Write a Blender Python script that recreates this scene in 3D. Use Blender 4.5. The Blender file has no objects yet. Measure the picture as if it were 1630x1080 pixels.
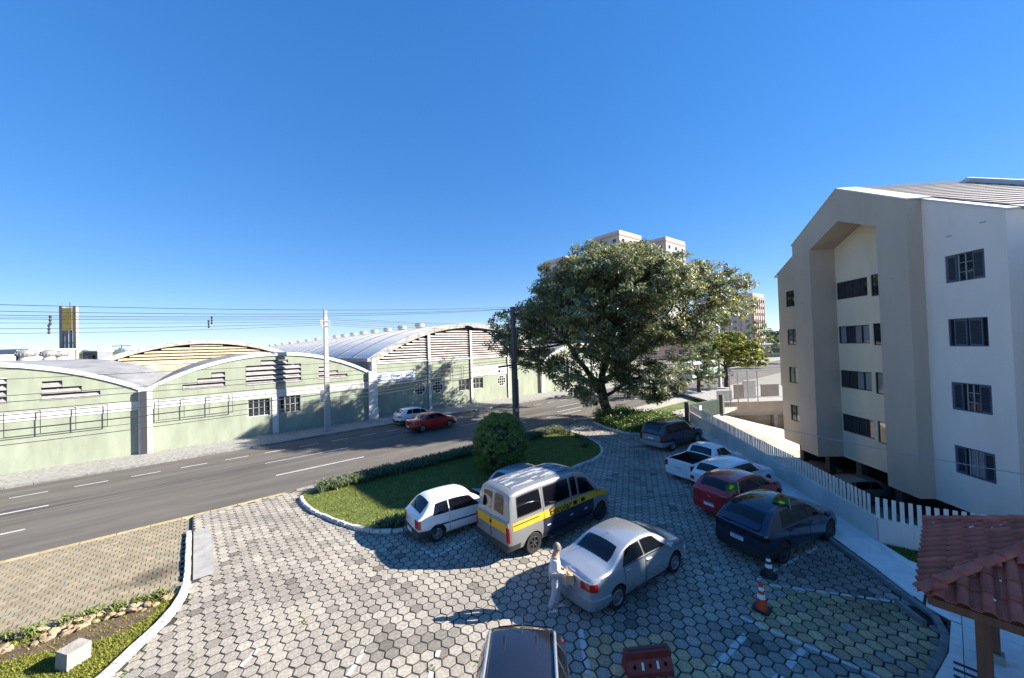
import bpy, bmesh, math, random
import numpy as np
from mathutils import Vector, Matrix

random.seed(7); rng = np.random.default_rng(7)
SC = bpy.context.scene
COL = SC.collection

# ---------------------------------------------------------------- camera
# world axes: X runs along the street, Y across it (towards the warehouses), Z up; 1 unit = 1 m
EYE = Vector((0.0, 0.0, 6.85))
_pitch, _roll = 0.017886, -0.031049
_F = Vector((math.cos(_pitch)*0.648770, math.cos(_pitch)*0.760985, math.sin(_pitch)))
_R = Vector((0.760985, -0.648770, 0.0))
_U = _R.cross(_F)
_R2 = _R*math.cos(_roll)+_U*math.sin(_roll); _U2 = _U*math.cos(_roll)-_R*math.sin(_roll)
cam_d = bpy.data.cameras.new('camera'); cam = bpy.data.objects.new('camera', cam_d); COL.objects.link(cam)
cam.matrix_world = Matrix(((_R2.x,_U2.x,-_F.x,EYE.x),(_R2.y,_U2.y,-_F.y,EYE.y),(_R2.z,_U2.z,-_F.z,EYE.z),(0,0,0,1)))
cam_d.sensor_width = 36.0; cam_d.lens = 36.0*590.0/1630.0; cam_d.clip_start = 0.1; cam_d.clip_end = 9000.0
SC.camera = cam

# ---------------------------------------------------------------- sky and sun
SUN_TO = Vector((1.494, -1.114, 1.0)).normalized()          # direction towards the sun
SUN_EL = math.asin(SUN_TO.z)
world = bpy.data.worlds.new('World'); SC.world = world; world.use_nodes = True
nt = world.node_tree; nt.nodes.clear()
sky = nt.nodes.new('ShaderNodeTexSky'); sky.sky_type = 'NISHITA'; sky.sun_disc = False
sky.sun_elevation = SUN_EL; sky.sun_rotation = math.atan2(SUN_TO.x, SUN_TO.y)
sky.altitude = 0.0; sky.air_density = 1.0; sky.dust_density = 0.0; sky.ozone_density = 8.0
bg = nt.nodes.new('ShaderNodeBackground'); bg.inputs['Strength'].default_value = 0.138
wo = nt.nodes.new('ShaderNodeOutputWorld')
hs_ = nt.nodes.new('ShaderNodeHueSaturation'); hs_.inputs['Saturation'].default_value = 1.58; hs_.inputs['Hue'].default_value = 0.516
gm_ = nt.nodes.new('ShaderNodeGamma'); gm_.inputs[1].default_value = 0.5
nt.links.new(sky.outputs[0], gm_.inputs[0]); nt.links.new(gm_.outputs[0], hs_.inputs['Color']); nt.links.new(hs_.outputs[0], bg.inputs['Color']); nt.links.new(bg.outputs[0], wo.inputs['Surface'])
sun_d = bpy.data.lights.new('sun', 'SUN'); sun_d.energy = 5.0; sun_d.angle = math.radians(0.5); sun_d.color = (1.0, 0.94, 0.84)
sun_o = bpy.data.objects.new('sun', sun_d); COL.objects.link(sun_o)
sun_o.rotation_euler = SUN_TO.to_track_quat('Z', 'Y').to_euler(); sun_o.location = (60, -45, 60)
SC.view_settings.view_transform = 'Standard'; SC.view_settings.look = 'None'
SC.view_settings.gamma = 1.0; SC.view_settings.exposure = 1.66; SC.view_settings.use_curve_mapping = False
SC.cycles.max_bounces = 8; SC.cycles.diffuse_bounces = 3; SC.cycles.glossy_bounces = 3
SC.cycles.transparent_max_bounces = 8

# ---------------------------------------------------------------- helpers
PI = math.pi
def BC(b, c, z=0.0):
    "apartment axes (b along the fence, c away from the car park) -> world"
    a = math.radians(44.0)
    return Vector((b*math.cos(a)+c*math.sin(a), b*math.sin(a)-c*math.cos(a), z))
def lerp(a, b, t): return a+(b-a)*t

_M = {}
def mat(name, col, rough=0.7, var=0.0, scale=4.0, bump=0.0, bscale=None, metal=0.0, coat=0.0, col2=None, spec=0.5,
        detail=6.0, streak=None, attr=None, trans=0.0, rnd=0.0, lo=0.35, hi=0.65):
    if name in _M: return _M[name]
    m = bpy.data.materials.new(name); m.use_nodes = True; n = m.node_tree.nodes; l = m.node_tree.links
    p = n['Principled BSDF']
    p.inputs['Roughness'].default_value = rough; p.inputs['Metallic'].default_value = metal
    p.inputs['Specular IOR Level'].default_value = spec
    if coat: p.inputs['Coat Weight'].default_value = coat; p.inputs['Coat Roughness'].default_value = 0.03
    c = (*col, 1.0); src = None
    geo = n.new('ShaderNodeTexCoord') if var or bump or col2 else None
    if var or col2:
        nz = n.new('ShaderNodeTexNoise'); nz.inputs['Scale'].default_value = scale; nz.inputs['Detail'].default_value = detail
        nz.inputs['Roughness'].default_value = 0.62
        if streak:
            mp = n.new('ShaderNodeMapping'); mp.inputs['Scale'].default_value = streak
            l.new(geo.outputs['Object'], mp.inputs['Vector']); l.new(mp.outputs[0], nz.inputs['Vector'])
        else: l.new(geo.outputs['Object'], nz.inputs['Vector'])
        rp = n.new('ShaderNodeValToRGB'); rp.color_ramp.elements[0].position = lo; rp.color_ramp.elements[1].position = hi
        a = tuple(max(0, x*(1-var)) for x in col); b = col2 if col2 else tuple(min(1, x*(1+var)) for x in col)
        rp.color_ramp.elements[0].color = (*a, 1); rp.color_ramp.elements[1].color = (*b, 1)
        l.new(nz.outputs['Fac'], rp.inputs['Fac']); src = rp.outputs['Color']
    if attr:
        at = n.new('ShaderNodeAttribute'); at.attribute_name = attr
        mx = n.new('ShaderNodeMix'); mx.data_type = 'RGBA'; mx.blend_type = 'MULTIPLY'; mx.inputs['Factor'].default_value = 1.0
        if src: l.new(src, mx.inputs[6])
        else: mx.inputs[6].default_value = c
        l.new(at.outputs['Color'], mx.inputs[7]); src = mx.outputs[2]
    if rnd:
        oi = n.new('ShaderNodeObjectInfo'); hs = n.new('ShaderNodeHueSaturation')
        mr = n.new('ShaderNodeMapRange'); mr.inputs['To Min'].default_value = 1-rnd; mr.inputs['To Max'].default_value = 1+rnd
        l.new(oi.outputs['Random'], mr.inputs['Value']); l.new(mr.outputs[0], hs.inputs['Value'])
        if src: l.new(src, hs.inputs['Color'])
        else: hs.inputs['Color'].default_value = c
        src = hs.outputs['Color']
    if src: l.new(src, p.inputs['Base Color'])
    else: p.inputs['Base Color'].default_value = c
    if bump:
        bz = n.new('ShaderNodeTexNoise'); bz.inputs['Scale'].default_value = bscale or scale*6; bz.inputs['Detail'].default_value = 5
        l.new(geo.outputs['Object'], bz.inputs['Vector'])
        bp = n.new('ShaderNodeBump'); bp.inputs['Strength'].default_value = bump; bp.inputs['Distance'].default_value = 0.02
        l.new(bz.outputs['Fac'], bp.inputs['Height']); l.new(bp.outputs[0], p.inputs['Normal'])
    if trans:
        tr = n.new('ShaderNodeBsdfTranslucent'); ms = n.new('ShaderNodeMixShader'); ms.inputs[0].default_value = trans
        if src: l.new(src, tr.inputs['Color'])
        else: tr.inputs['Color'].default_value = c
        l.new(p.outputs[0], ms.inputs[1]); l.new(tr.outputs[0], ms.inputs[2])
        l.new(ms.outputs[0], n['Material Output'].inputs['Surface'])
    _M[name] = m
    return m

def tag(o, label=None, cat=None, group=None, kind=None):
    if label: o['label'] = label
    if cat: o['category'] = cat
    if group: o['group'] = group
    if kind: o['kind'] = kind
    return o
def empty(name, label, cat, loc=(0,0,0), rz=0.0, group=None):
    o = bpy.data.objects.new(name, None); COL.objects.link(o); o.location = loc; o.rotation_euler = (0,0,rz)
    o.empty_display_size = 0.1
    return tag(o, label, cat, group)
def add(name, me, parent=None, loc=None, rot=None, scl=None):
    o = bpy.data.objects.new(name, me); COL.objects.link(o)
    if parent: o.parent = parent
    if loc is not None: o.location = loc
    if rot is not None: o.rotation_euler = rot
    if scl is not None: o.scale = scl
    return o

class MB:
    "collects boxes, prisms, tubes and sheets; build() links them as one mesh object"
    def __init__(s): s.v = []; s.f = []; s.mi = []
    def face(s, pts, m=0):
        i = len(s.v); s.v += [tuple(p) for p in pts]; s.f.append(tuple(range(i, i+len(pts)))); s.mi.append(m); return s
    def raw(s, vs, fs, m=0):
        i = len(s.v); s.v += [tuple(p) for p in vs]
        for f in fs: s.f.append(tuple(k+i for k in f)); s.mi.append(m)
        return s
    def box(s, x0, x1, y0, y1, z0, z1, m=0, M=None):
        vs = [Vector(p) for p in ((x0,y0,z0),(x1,y0,z0),(x1,y1,z0),(x0,y1,z0),(x0,y0,z1),(x1,y0,z1),(x1,y1,z1),(x0,y1,z1))]
        if M is not None: vs = [M@p for p in vs]
        return s.raw(vs, [(0,3,2,1),(4,5,6,7),(0,1,5,4),(1,2,6,5),(2,3,7,6),(3,0,4,7)], m)
    def bar(s, p0, p1, w, h, m=0, up=(0,0,1)):
        p0 = Vector(p0); p1 = Vector(p1); d = (p1-p0); L = d.length; d.normalize()
        r = d.cross(Vector(up))
        if r.length < 1e-4: r = d.cross(Vector((1,0,0)))
        r.normalize(); u = r.cross(d)
        vs = [p+r*a*w/2+u*b*h/2 for p in (p0,p1) for a,b in ((-1,-1),(1,-1),(1,1),(-1,1))]
        return s.raw(vs, [(0,1,2,3),(7,6,5,4),(0,4,5,1),(1,5,6,2),(2,6,7,3),(3,7,4,0)], m)
    def tube(s, pts, rad, n=8, m=0, cap=True):
        pts = [Vector(p) for p in pts]; k = len(pts)
        if not hasattr(rad, '__len__'): rad = [rad]*k
        rings = []; ref = None
        for i, p in enumerate(pts):
            d = (pts[min(i+1,k-1)]-pts[max(i-1,0)])
            if d.length < 1e-9: d = Vector((0,0,1))
            d.normalize()
            if ref is None or abs(ref.dot(d)) > 0.98: ref = Vector((0,0,1)) if abs(d.z) < 0.9 else Vector((1,0,0))
            r = d.cross(ref).normalized(); u = r.cross(d)
            rings.append([p+(r*math.cos(2*PI*j/n)+u*math.sin(2*PI*j/n))*rad[i] for j in range(n)])
        vs = [q for R in rings for q in R]; fs = []
        for i in range(k-1):
            for j in range(n): fs.append((i*n+j, i*n+(j+1)%n, (i+1)*n+(j+1)%n, (i+1)*n+j))
        if cap: fs.append(tuple(range(n))[::-1]); fs.append(tuple(range((k-1)*n, k*n)))
        return s.raw(vs, fs, m)
    def lathe(s, prof, n=16, M=None, m=0, cap=True):
        "prof: (r, z) pairs, spun about z"
        vs = []; k = len(prof)
        for r, z in prof:
            for j in range(n):
                p = Vector((r*math.cos(2*PI*j/n), r*math.sin(2*PI*j/n), z)); vs.append(M@p if M is not None else p)
        fs = [(i*n+j, i*n+(j+1)%n, (i+1)*n+(j+1)%n, (i+1)*n+j) for i in range(k-1) for j in range(n)]
        if cap and prof[0][0] > 1e-6: fs.append(tuple(range(n))[::-1])
        if cap and prof[-1][0] > 1e-6: fs.append(tuple(range((k-1)*n, k*n)))
        return s.raw(vs, fs, m)
    def prism(s, poly, a0, a1, axis='y', m=0, M=None):
        "poly in the plane across axis: for y (x,z), for z (x,y), for x (y,z)"
        def P(q, a):
            p = {'y':(q[0],a,q[1]), 'z':(q[0],q[1],a), 'x':(a,q[0],q[1])}[axis]
            return M@Vector(p) if M is not None else Vector(p)
        n = len(poly); vs = [P(q,a0) for q in poly]+[P(q,a1) for q in poly]
        fs = [tuple(range(n)), tuple(range(n,2*n))[::-1]]+[(i, n+i, n+(i+1)%n, (i+1)%n) for i in range(n)]
        return s.raw(vs, fs, m)
    def mesh(s, name, mats, smooth=None, fix=True):
        me = bpy.data.meshes.new(name); me.from_pydata(s.v, [], s.f)
        for m in (mats if isinstance(mats, (list,tuple)) else [mats]): me.materials.append(m)
        if any(s.mi): me.polygons.foreach_set('material_index', s.mi)
        if fix:
            bm = bmesh.new(); bm.from_mesh(me); bmesh.ops.recalc_face_normals(bm, faces=bm.faces); bm.to_mesh(me); bm.free()
        if smooth is not None:
            me.polygons.foreach_set('use_smooth', [True]*len(me.polygons)); me.set_sharp_from_angle(angle=math.radians(smooth))
        me.update(); return me
    def build(s, name, mats, parent=None, smooth=None, loc=None, rot=None, fix=True):
        return add(name, s.mesh(name, mats, smooth, fix), parent, loc, rot)

def cut(o, cutter_mb, mats=None):
    "boolean difference baked into the mesh of o; cutter given in o's own space"
    c = add('cutter', cutter_mb.mesh('cutter', mats or list(o.data.materials)))
    c.parent = o
    md = o.modifiers.new('b', 'BOOLEAN'); md.operation = 'DIFFERENCE'; md.solver = 'EXACT'; md.object = c; md.use_self = True
    bpy.context.view_layer.update()
    dg = bpy.context.evaluated_depsgraph_get()
    me = bpy.data.meshes.new_from_object(o.evaluated_get(dg)); o.modifiers.clear()
    old = o.data; o.data = me; me.name = old.name; bpy.data.meshes.remove(old)
    cm = c.data; bpy.data.objects.remove(c); bpy.data.meshes.remove(cm)
    return o

def quads_mesh(name, V, mats, per=4, color=None, mi=None, smooth=False):
    "V: (N, per, 3) array of separate polygons"
    N = len(V); me = bpy.data.meshes.new(name)
    me.vertices.add(N*per); me.vertices.foreach_set('co', np.ascontiguousarray(V, dtype=np.float32).reshape(-1))
    me.loops.add(N*per); me.loops.foreach_set('vertex_index', np.arange(N*per, dtype=np.int32))
    me.polygons.add(N); me.polygons.foreach_set('loop_start', np.arange(N, dtype=np.int32)*per)
    me.polygons.foreach_set('loop_total', np.full(N, per, dtype=np.int32))
    for m in (mats if isinstance(mats, (list,tuple)) else [mats]): me.materials.append(m)
    if mi is not None: me.polygons.foreach_set('material_index', mi.astype(np.int32))
    if color is not None:
        a = me.color_attributes.new('tone', 'FLOAT_COLOR', 'POINT')
        cc = np.ones((N, per, 4), dtype=np.float32); cc[:, :, :3] = color[:, None, :]
        a.data.foreach_set('color', cc.reshape(-1))
    me.update(calc_edges=True)
    return me

def text_mesh(body, size, extrude, m, bold=0.0):
    cu = bpy.data.curves.new('t', 'FONT'); cu.body = body; cu.size = size; cu.extrude = extrude
    cu.align_x = 'CENTER'; cu.align_y = 'CENTER'; cu.space_character = 1.05; cu.offset = bold
    o = bpy.data.objects.new('t', cu); COL.objects.link(o); bpy.context.view_layer.update()
    me = bpy.data.meshes.new_from_object(o.evaluated_get(bpy.context.evaluated_depsgraph_get()))
    bpy.data.objects.remove(o); bpy.data.curves.remove(cu)
    me.materials.clear(); me.materials.append(m)
    return me

def inside(poly, x, y):
    c = False; j = len(poly)-1
    for i in range(len(poly)):
        if (poly[i][1] > y) != (poly[j][1] > y) and x < (poly[j][0]-poly[i][0])*(y-poly[i][1])/(poly[j][1]-poly[i][1])+poly[i][0]: c = not c
        j = i
    return c
def clip_convex(sub, clip):
    "Sutherland-Hodgman, clip polygon counter-clockwise"
    out = sub
    for i in range(len(clip)):
        a = clip[i]; b = clip[(i+1) % len(clip)]; inp = out; out = []
        f = lambda p: (b[0]-a[0])*(p[1]-a[1])-(b[1]-a[1])*(p[0]-a[0])
        for k in range(len(inp)):
            p = inp[k]; q = inp[(k+1) % len(inp)]; fp, fq = f(p), f(q)
            if fp >= 0: out.append(p)
            if (fp >= 0) != (fq >= 0):
                t = fp/(fp-fq); out.append((p[0]+(q[0]-p[0])*t, p[1]+(q[1]-p[1])*t))
        if not out: return []
    return out
def spline(P, n=8):
    "Catmull-Rom through 2-D points"
    out = []; k = len(P)
    for i in range(k-1):
        p0 = P[max(i-1,0)]; p1 = P[i]; p2 = P[i+1]; p3 = P[min(i+2,k-1)]
        for j in range(n):
            t = j/n
            out.append(tuple(0.5*((2*p1[d])+(-p0[d]+p2[d])*t+(2*p0[d]-5*p1[d]+4*p2[d]-p3[d])*t*t+(-p0[d]+3*p1[d]-3*p2[d]+p3[d])*t**3) for d in range(2)))
    out.append(tuple(P[-1])); return out
def resample(P, step):
    out = [P[0]]; acc = 0.0
    for a, b in zip(P, P[1:]):
        L = math.hypot(b[0]-a[0], b[1]-a[1])
        if L < 1e-9: continue
        t = step-acc
        while t <= L: out.append((a[0]+(b[0]-a[0])*t/L, a[1]+(b[1]-a[1])*t/L)); t += step
        acc = (acc+L) % step
    return out
# ================================================================ materials
m_asphalt = mat('asphalt', (0.113,0.099,0.083), 0.85, 0.26, 0.9, 0.6, 90, detail=12, streak=(0.16,1.3,1))
m_paver = mat('hex_paver_concrete', (0.335,0.305,0.262), 0.9, 0.30, 16.0, 0.9, 70, attr='tone', detail=8)
m_joint = mat('paver_joint_soil', (0.040,0.035,0.027), 0.95, 0.3, 9.0)
m_brick = mat('sidewalk_block_paver', (0.270,0.222,0.148), 0.9, 0.15, 2.0, 0.5, 50, attr='tone')
m_kerbw = mat('whitewashed_kerb', (0.480,0.468,0.440), 0.85, 0.28, 5.0, 0.5, 40, rnd=0.12)
m_kerbg = mat('grey_concrete_kerb', (0.208,0.200,0.188), 0.9, 0.25, 5.0, 0.5, 40, rnd=0.15)
m_kerby = mat('yellow_kerb_paint', (0.380,0.310,0.160), 0.85, 0.22, 5.0, 0.3, 40, rnd=0.1)
m_conc = mat('concrete', (0.300,0.289,0.270), 0.9, 0.15, 2.5, 0.4, 30)
m_petit = mat('rough_stone_pavement', (0.266,0.255,0.229), 0.92, 0.35, 5.5, 1.0, 30)
m_white_line = mat('road_paint', (0.520,0.520,0.500), 0.7, 0.15, 6.0)
m_ylw_line = mat('yellow_road_paint', (0.55,0.42,0.10), 0.75, 0.2, 5.0)
m_soil = mat('garden_soil', (0.104,0.068,0.040), 0.95, 0.3, 3.0, 1.0, 30)
m_grassb = mat('turf', (0.105,0.135,0.028), 0.95, 0.35, 2.2, 0.8, 60)
m_blade = mat('grass_blade', (0.165,0.215,0.038), 0.7, trans=0.3, attr='tone')
m_earth = mat('far_ground', (0.20,0.19,0.15), 0.95, 0.35, 0.02)
m_tile_w = mat('white_sidewalk_slab', (0.740,0.690,0.640), 0.7, 0.10, 3.0, 0.15, 40, rnd=0.07)
m_black = mat('black_plastic', (0.018,0.018,0.02), 0.55)
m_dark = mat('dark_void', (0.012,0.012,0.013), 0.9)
m_glass = mat('window_glass', (0.02,0.024,0.03), 0.04, spec=0.8)
m_galv = mat('galvanised_steel', (0.42,0.43,0.44), 0.45, 0.12, 6.0, metal=0.6)

# ================================================================ the ground
from mathutils.geometry import tessellate_polygon
YARD = [BC(32.45,11.75), Vector((37.1,13.9,0)), Vector((41.1,14.6,0)), Vector((47.0,9.6,0)), BC(36,34), BC(9.0,34), BC(10.2,14.2), BC(12.2,12.35), BC(13.2,10.85)]
def flat_with_hole(outer, hole, z):
    o = [Vector((x,y,z)) for x,y in outer]; h = [Vector((p.x,p.y,z)) for p in hole]
    allv = o+h; return allv, tessellate_polygon([o,h])
gv, gf = flat_with_hole([(-3500,-3500),(3500,-3500),(3500,3500),(-3500,3500)], YARD, -0.09)
tag(MB().raw(gv, gf).build('ground', m_earth), kind='structure')
road = MB().box(-140, 260, 21.38, 33.32, -0.5, -0.06).build('road', m_asphalt); tag(road, kind='structure')
def dash(a, b, n, w=0.11, m=m_white_line):
    MB().box(a, b, n-w/2, n+w/2, -0.0585, -0.0555).build('lane_marking', m, road)
s = -11.6
while s < 60: dash(s, s+1.25, 30.95, 0.085); s += 2.16
for a, b in ((-20.6,-15.4),(-12,-5.44),(3.2,8.2),(17.6,24.6),(30,35),(43,48)): dash(a, b, 28.0)
for a, b in ((-20.6,-15.4),(-12,-5.44),(3.34,8.2),(16.8,22.5),(25.2,30.2),(38,43)): dash(a, b, 24.8)
for a, b in ((19.4,24.2),(28,33)): dash(a, b, 26.1, 0.10)
# darker wheel tracks and a patched strip lie in the asphalt material; the far pavement
pav = MB().box(-140, 200, 33.42, 37.9, -0.4, 0.045).build('pavement', m_petit); tag(pav, kind='structure')

def kerb_run(name, P, w, z0, z1, step, m, lab=None, jit=0.02, closed=False, r=0.02, gap=0.012):
    root = bpy.data.objects.new(name, None); COL.objects.link(root); root.empty_display_size = 0.1
    root.location = (P[0][0], P[0][1], 0); tag(root, lab, None, kind='structure'); ox, oy = P[0]
    pts = resample(P, step)
    for (a, b) in zip(pts, pts[1:]):
        d = Vector((b[0]-a[0], b[1]-a[1], 0)); L = d.length
        if L < 0.05: continue
        d.normalize(); n = Vector((-d.y, d.x, 0)); A = Vector((a[0]-ox,a[1]-oy,0))+d*gap; B = Vector((b[0]-ox,b[1]-oy,0))-d*gap
        h = z1+random.uniform(-jit, jit); A += n*random.uniform(-jit,jit); B += n*random.uniform(-jit,jit)
        prof = [(-w/2,z0),(-w/2,h-r),(-w/2+r,h),(w/2-r,h),(w/2,h-r),(w/2,z0)]; K = len(prof)
        vs = [A+n*o+Vector((0,0,z)) for o,z in prof]+[B+n*o+Vector((0,0,z)) for o,z in prof]
        fs = [tuple(range(K)), tuple(range(K,2*K))[::-1]]+[(i,K+i,K+(i+1)%K,(i+1)%K) for i in range(K)]
        MB().raw(vs, fs).build('kerb_stone', m, root)
    return root
kerb_run('kerb', [(-14,33.37),(46,33.37)], 0.16, -0.3, 0.06, 1.0, m_kerbg, None, 0.008)
# painted strip along the near edge of the road: yellow kerb stones, dark ones past the drive
kerb_run('kerb', [(-11,21.26),(3.7,21.26)], 0.24, -0.3, -0.015, 0.95, m_kerby, None, 0.006)
kerb_run('kerb', [(3.7,21.26),(44,21.26)], 0.20, -0.3, 0.035, 0.95, m_kerbg, None, 0.006)

# ---------------------------------------------------------------- car park of hexagonal pavers
LOT = [(-0.2,21.12),(26.6,21.12),(26.1,20.0),(25.1,18.3),(24.45,16.6),(24.45,15.3),(25.6,14.2),(30.6,14.0),(26.4,11.2),(23.5,8.44),(18.4,4.8),
       (15.9,2.65),(14.6,1.5),(13.55,0.62),(13.2,0.25),(11.93,0.3),(10.98,0.47),(8.0,1.0),(3.0,1.8),(-3.0,4.0),(-6.0,8.2),(-3.4,9.9),(-2.2,11.0),(-1.5,11.9),(-1.1,12.55),(-0.52,13.41),(-0.26,14.2),(-0.2,15.05)]
ISL = spline([(3.75,20.35),(3.6,19.2),(3.72,17.85),(4.0,16.8),(4.5,15.2),(5.2,13.98),(5.95,13.52),(6.8,13.46)],5)+[(15.4,13.55)]+spline([(16.6,13.55),(18.1,13.72),(19.7,14.55),(20.9,16.05),(21.85,18.6),(21.7,20.0),(21.3,20.4)],5)
SLAB = [(-0.2,15.1),(0.24,15.1),(0.28,17.2),(0.22,19.3),(-0.2,19.3)]
lot = MB().prism(LOT, -0.3, -0.013, 'z').build('parking_lot', m_joint); tag(lot, kind='structure')
TONE = [(0.55,0.52,0.50),(0.72,0.70,0.68),(0.86,0.85,0.84),(0.95,0.93,0.90),(1.0,0.98,0.95),(1.06,1.04,1.01),(1.12,1.10,1.06),(1.2,1.18,1.13)]
YEL = [(1.52,1.27,0.80),(1.30,1.08,0.70),(1.10,0.94,0.66),(1.68,1.42,0.92)]
ZONE_Y = [[(12.05,3.42),(13.65,0.95),(13.3,0.45),(12.6,0.38),(10.99,0.45),(10.30,1.10),(10.12,3.54),(10.9,3.6)],
          [(6.75,5.60),(8.22,4.72),(8.60,3.63),(8.29,2.9),(7.2,2.2),(4.9,4.2),(5.96,5.1)]]
HEXD = 0.312; ha = math.radians(31.6)
A1 = (HEXD*math.cos(ha), HEXD*math.sin(ha)); A2 = (HEXD*math.cos(ha+PI/3), HEXD*math.sin(ha+PI/3))
HR = (HEXD-0.028)/math.sqrt(3)
hexang = [ha+math.radians(30+60*k) for k in range(6)]
def hex_cells():
    out = []
    for i in range(-70,150):
        for j in range(-110,110):
            x = i*A1[0]+j*A2[0]; y = i*A1[1]+j*A2[1]
            if x < -5 or x > 31 or y < -0.5 or y > 21.1: continue
            d = 0.64877*x+0.760985*y; r = 0.760985*x-0.64877*y      # distance ahead, to the right
            if d < 5.2 or abs(r) > d*1.62+1.5: continue
            if not inside(LOT,x,y) or inside(ISL,x,y) or inside(SLAB,x,y): continue
            out.append((d,x,y))
    out.sort(); return out
CELLS = hex_cells()
def hex_ring(R, z, j=0.0):
    return [(R*math.cos(a)*(1+random.uniform(-j,j)), R*math.sin(a)*(1+random.uniform(-j,j)), z) for a in hexang]
def hex_geo(j=0.03):
    top = hex_ring(HR*0.95, 0.0, j*0.6); mid = [(p[0]*1.05, p[1]*1.05, -0.008) for p in top]; bot = [(p[0]*1.06, p[1]*1.06, -0.03) for p in top]
    return top, mid, bot
HEXF = [(0,1,2,3,4,5)]+[(k,6+k,6+(k+1)%6,(k+1)%6) for k in range(6)]+[(6+k,12+k,12+(k+1)%6,6+(k+1)%6) for k in range(6)]
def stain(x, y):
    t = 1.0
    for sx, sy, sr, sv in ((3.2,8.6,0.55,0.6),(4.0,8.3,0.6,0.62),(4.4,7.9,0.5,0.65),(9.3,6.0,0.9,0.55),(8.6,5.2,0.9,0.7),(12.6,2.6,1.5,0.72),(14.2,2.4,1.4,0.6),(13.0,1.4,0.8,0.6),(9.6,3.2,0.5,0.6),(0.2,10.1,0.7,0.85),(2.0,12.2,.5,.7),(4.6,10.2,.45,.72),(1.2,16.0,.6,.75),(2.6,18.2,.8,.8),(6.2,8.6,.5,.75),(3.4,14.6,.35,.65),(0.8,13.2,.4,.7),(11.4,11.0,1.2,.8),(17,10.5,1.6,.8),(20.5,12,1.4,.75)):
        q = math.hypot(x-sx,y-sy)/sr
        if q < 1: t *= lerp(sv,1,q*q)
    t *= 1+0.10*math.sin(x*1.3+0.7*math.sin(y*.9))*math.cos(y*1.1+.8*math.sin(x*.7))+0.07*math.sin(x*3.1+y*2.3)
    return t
def hex_mesh(name, tone):
    g = hex_geo(); me = bpy.data.meshes.new(name); me.from_pydata(g[0]+g[1]+g[2], [], HEXF); me.materials.append(m_paver)
    a = me.color_attributes.new('tone','FLOAT_COLOR','POINT')
    for k, d in enumerate(a.data): d.color = (*tone,1) if k < 6 else (tone[0]*0.5,tone[1]*0.48,tone[2]*0.45,1)
    me.update(); return me
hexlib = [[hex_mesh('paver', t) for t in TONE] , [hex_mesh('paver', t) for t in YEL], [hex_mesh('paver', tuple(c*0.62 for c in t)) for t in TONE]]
seen_n = 0; HV = []; HF = []; HC = []
for d, x, y in CELLS:
    yel = any(inside(Z,x,y) for Z in ZONE_Y) and random.random() < 0.93
    st = stain(x,y); r = abs(0.760985*x-0.64877*y)
    z = random.uniform(-0.006,0.003); tx, ty = random.gauss(0,0.014), random.gauss(0,0.014)
    ti = min(7,max(0,int(random.gauss(4.1,1.5))))
    if seen_n < 300 and d > 7.35 and r < d*1.40:
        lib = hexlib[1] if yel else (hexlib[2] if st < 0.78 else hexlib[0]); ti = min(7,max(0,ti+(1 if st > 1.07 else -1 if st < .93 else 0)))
        add('paver', lib[ti % len(lib)], lot, (x+random.gauss(0,.003),y+random.gauss(0,.003),z), (tx,ty,random.choice((0,1,2,3,4,5))*PI/3+random.gauss(0,.012)))
        seen_n += 1; continue
    tone = YEL[random.randrange(4)] if yel else TONE[ti]
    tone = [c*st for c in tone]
    base = len(HV); g = hex_geo()
    for p in g[0]+g[1]+g[2]: HV.append((x+p[0], y+p[1], z+p[2]+tx*p[1]+ty*p[0]))
    HF += [tuple(base+k for k in f) for f in HEXF]
    HC += [(*tone,1)]*6+[(tone[0]*.5,tone[1]*.48,tone[2]*.45,1)]*12
me = bpy.data.meshes.new('pavers'); me.from_pydata(HV,[],HF); me.materials.append(m_paver)
a = me.color_attributes.new('tone','FLOAT_COLOR','POINT'); a.data.foreach_set('color', np.array(HC,dtype=np.float32).reshape(-1)); me.update()
tag(add('paver_field', me, lot), kind='stuff')
# stall lines are painted on the pavers, so they stop at every joint
def stall_line(P, w, m=m_white_line, wear=0.0):
    a, b = Vector(P[0]), Vector(P[1]); d = (b-a).normalized(); n = Vector((-d.y,d.x))*w/2
    quad = [tuple(a-n), tuple(b-n), tuple(b+n), tuple(a+n)]; mb = MB(); k = 0
    L = (b-a).length; mid = (a+b)/2
    for dd, x, y in CELLS:
        if abs(x-mid.x) > L/2+.4 and abs(y-mid.y) > L/2+.4: continue
        if abs((x-mid.x)*d.x+(y-mid.y)*d.y) > L/2+.3 or abs(-(x-mid.x)*d.y+(y-mid.y)*d.x) > w/2+.3: continue
        if random.random() < wear: continue
        hx = [(x+HR*0.95*math.cos(t), y+HR*0.95*math.sin(t)) for t in hexang]
        c = clip_convex(hx, quad)
        if len(c) >= 3: mb.face([(p[0],p[1],0.0045) for p in c]); k += 1
    if k: mb.build('stall_marking', m, lot)
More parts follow.
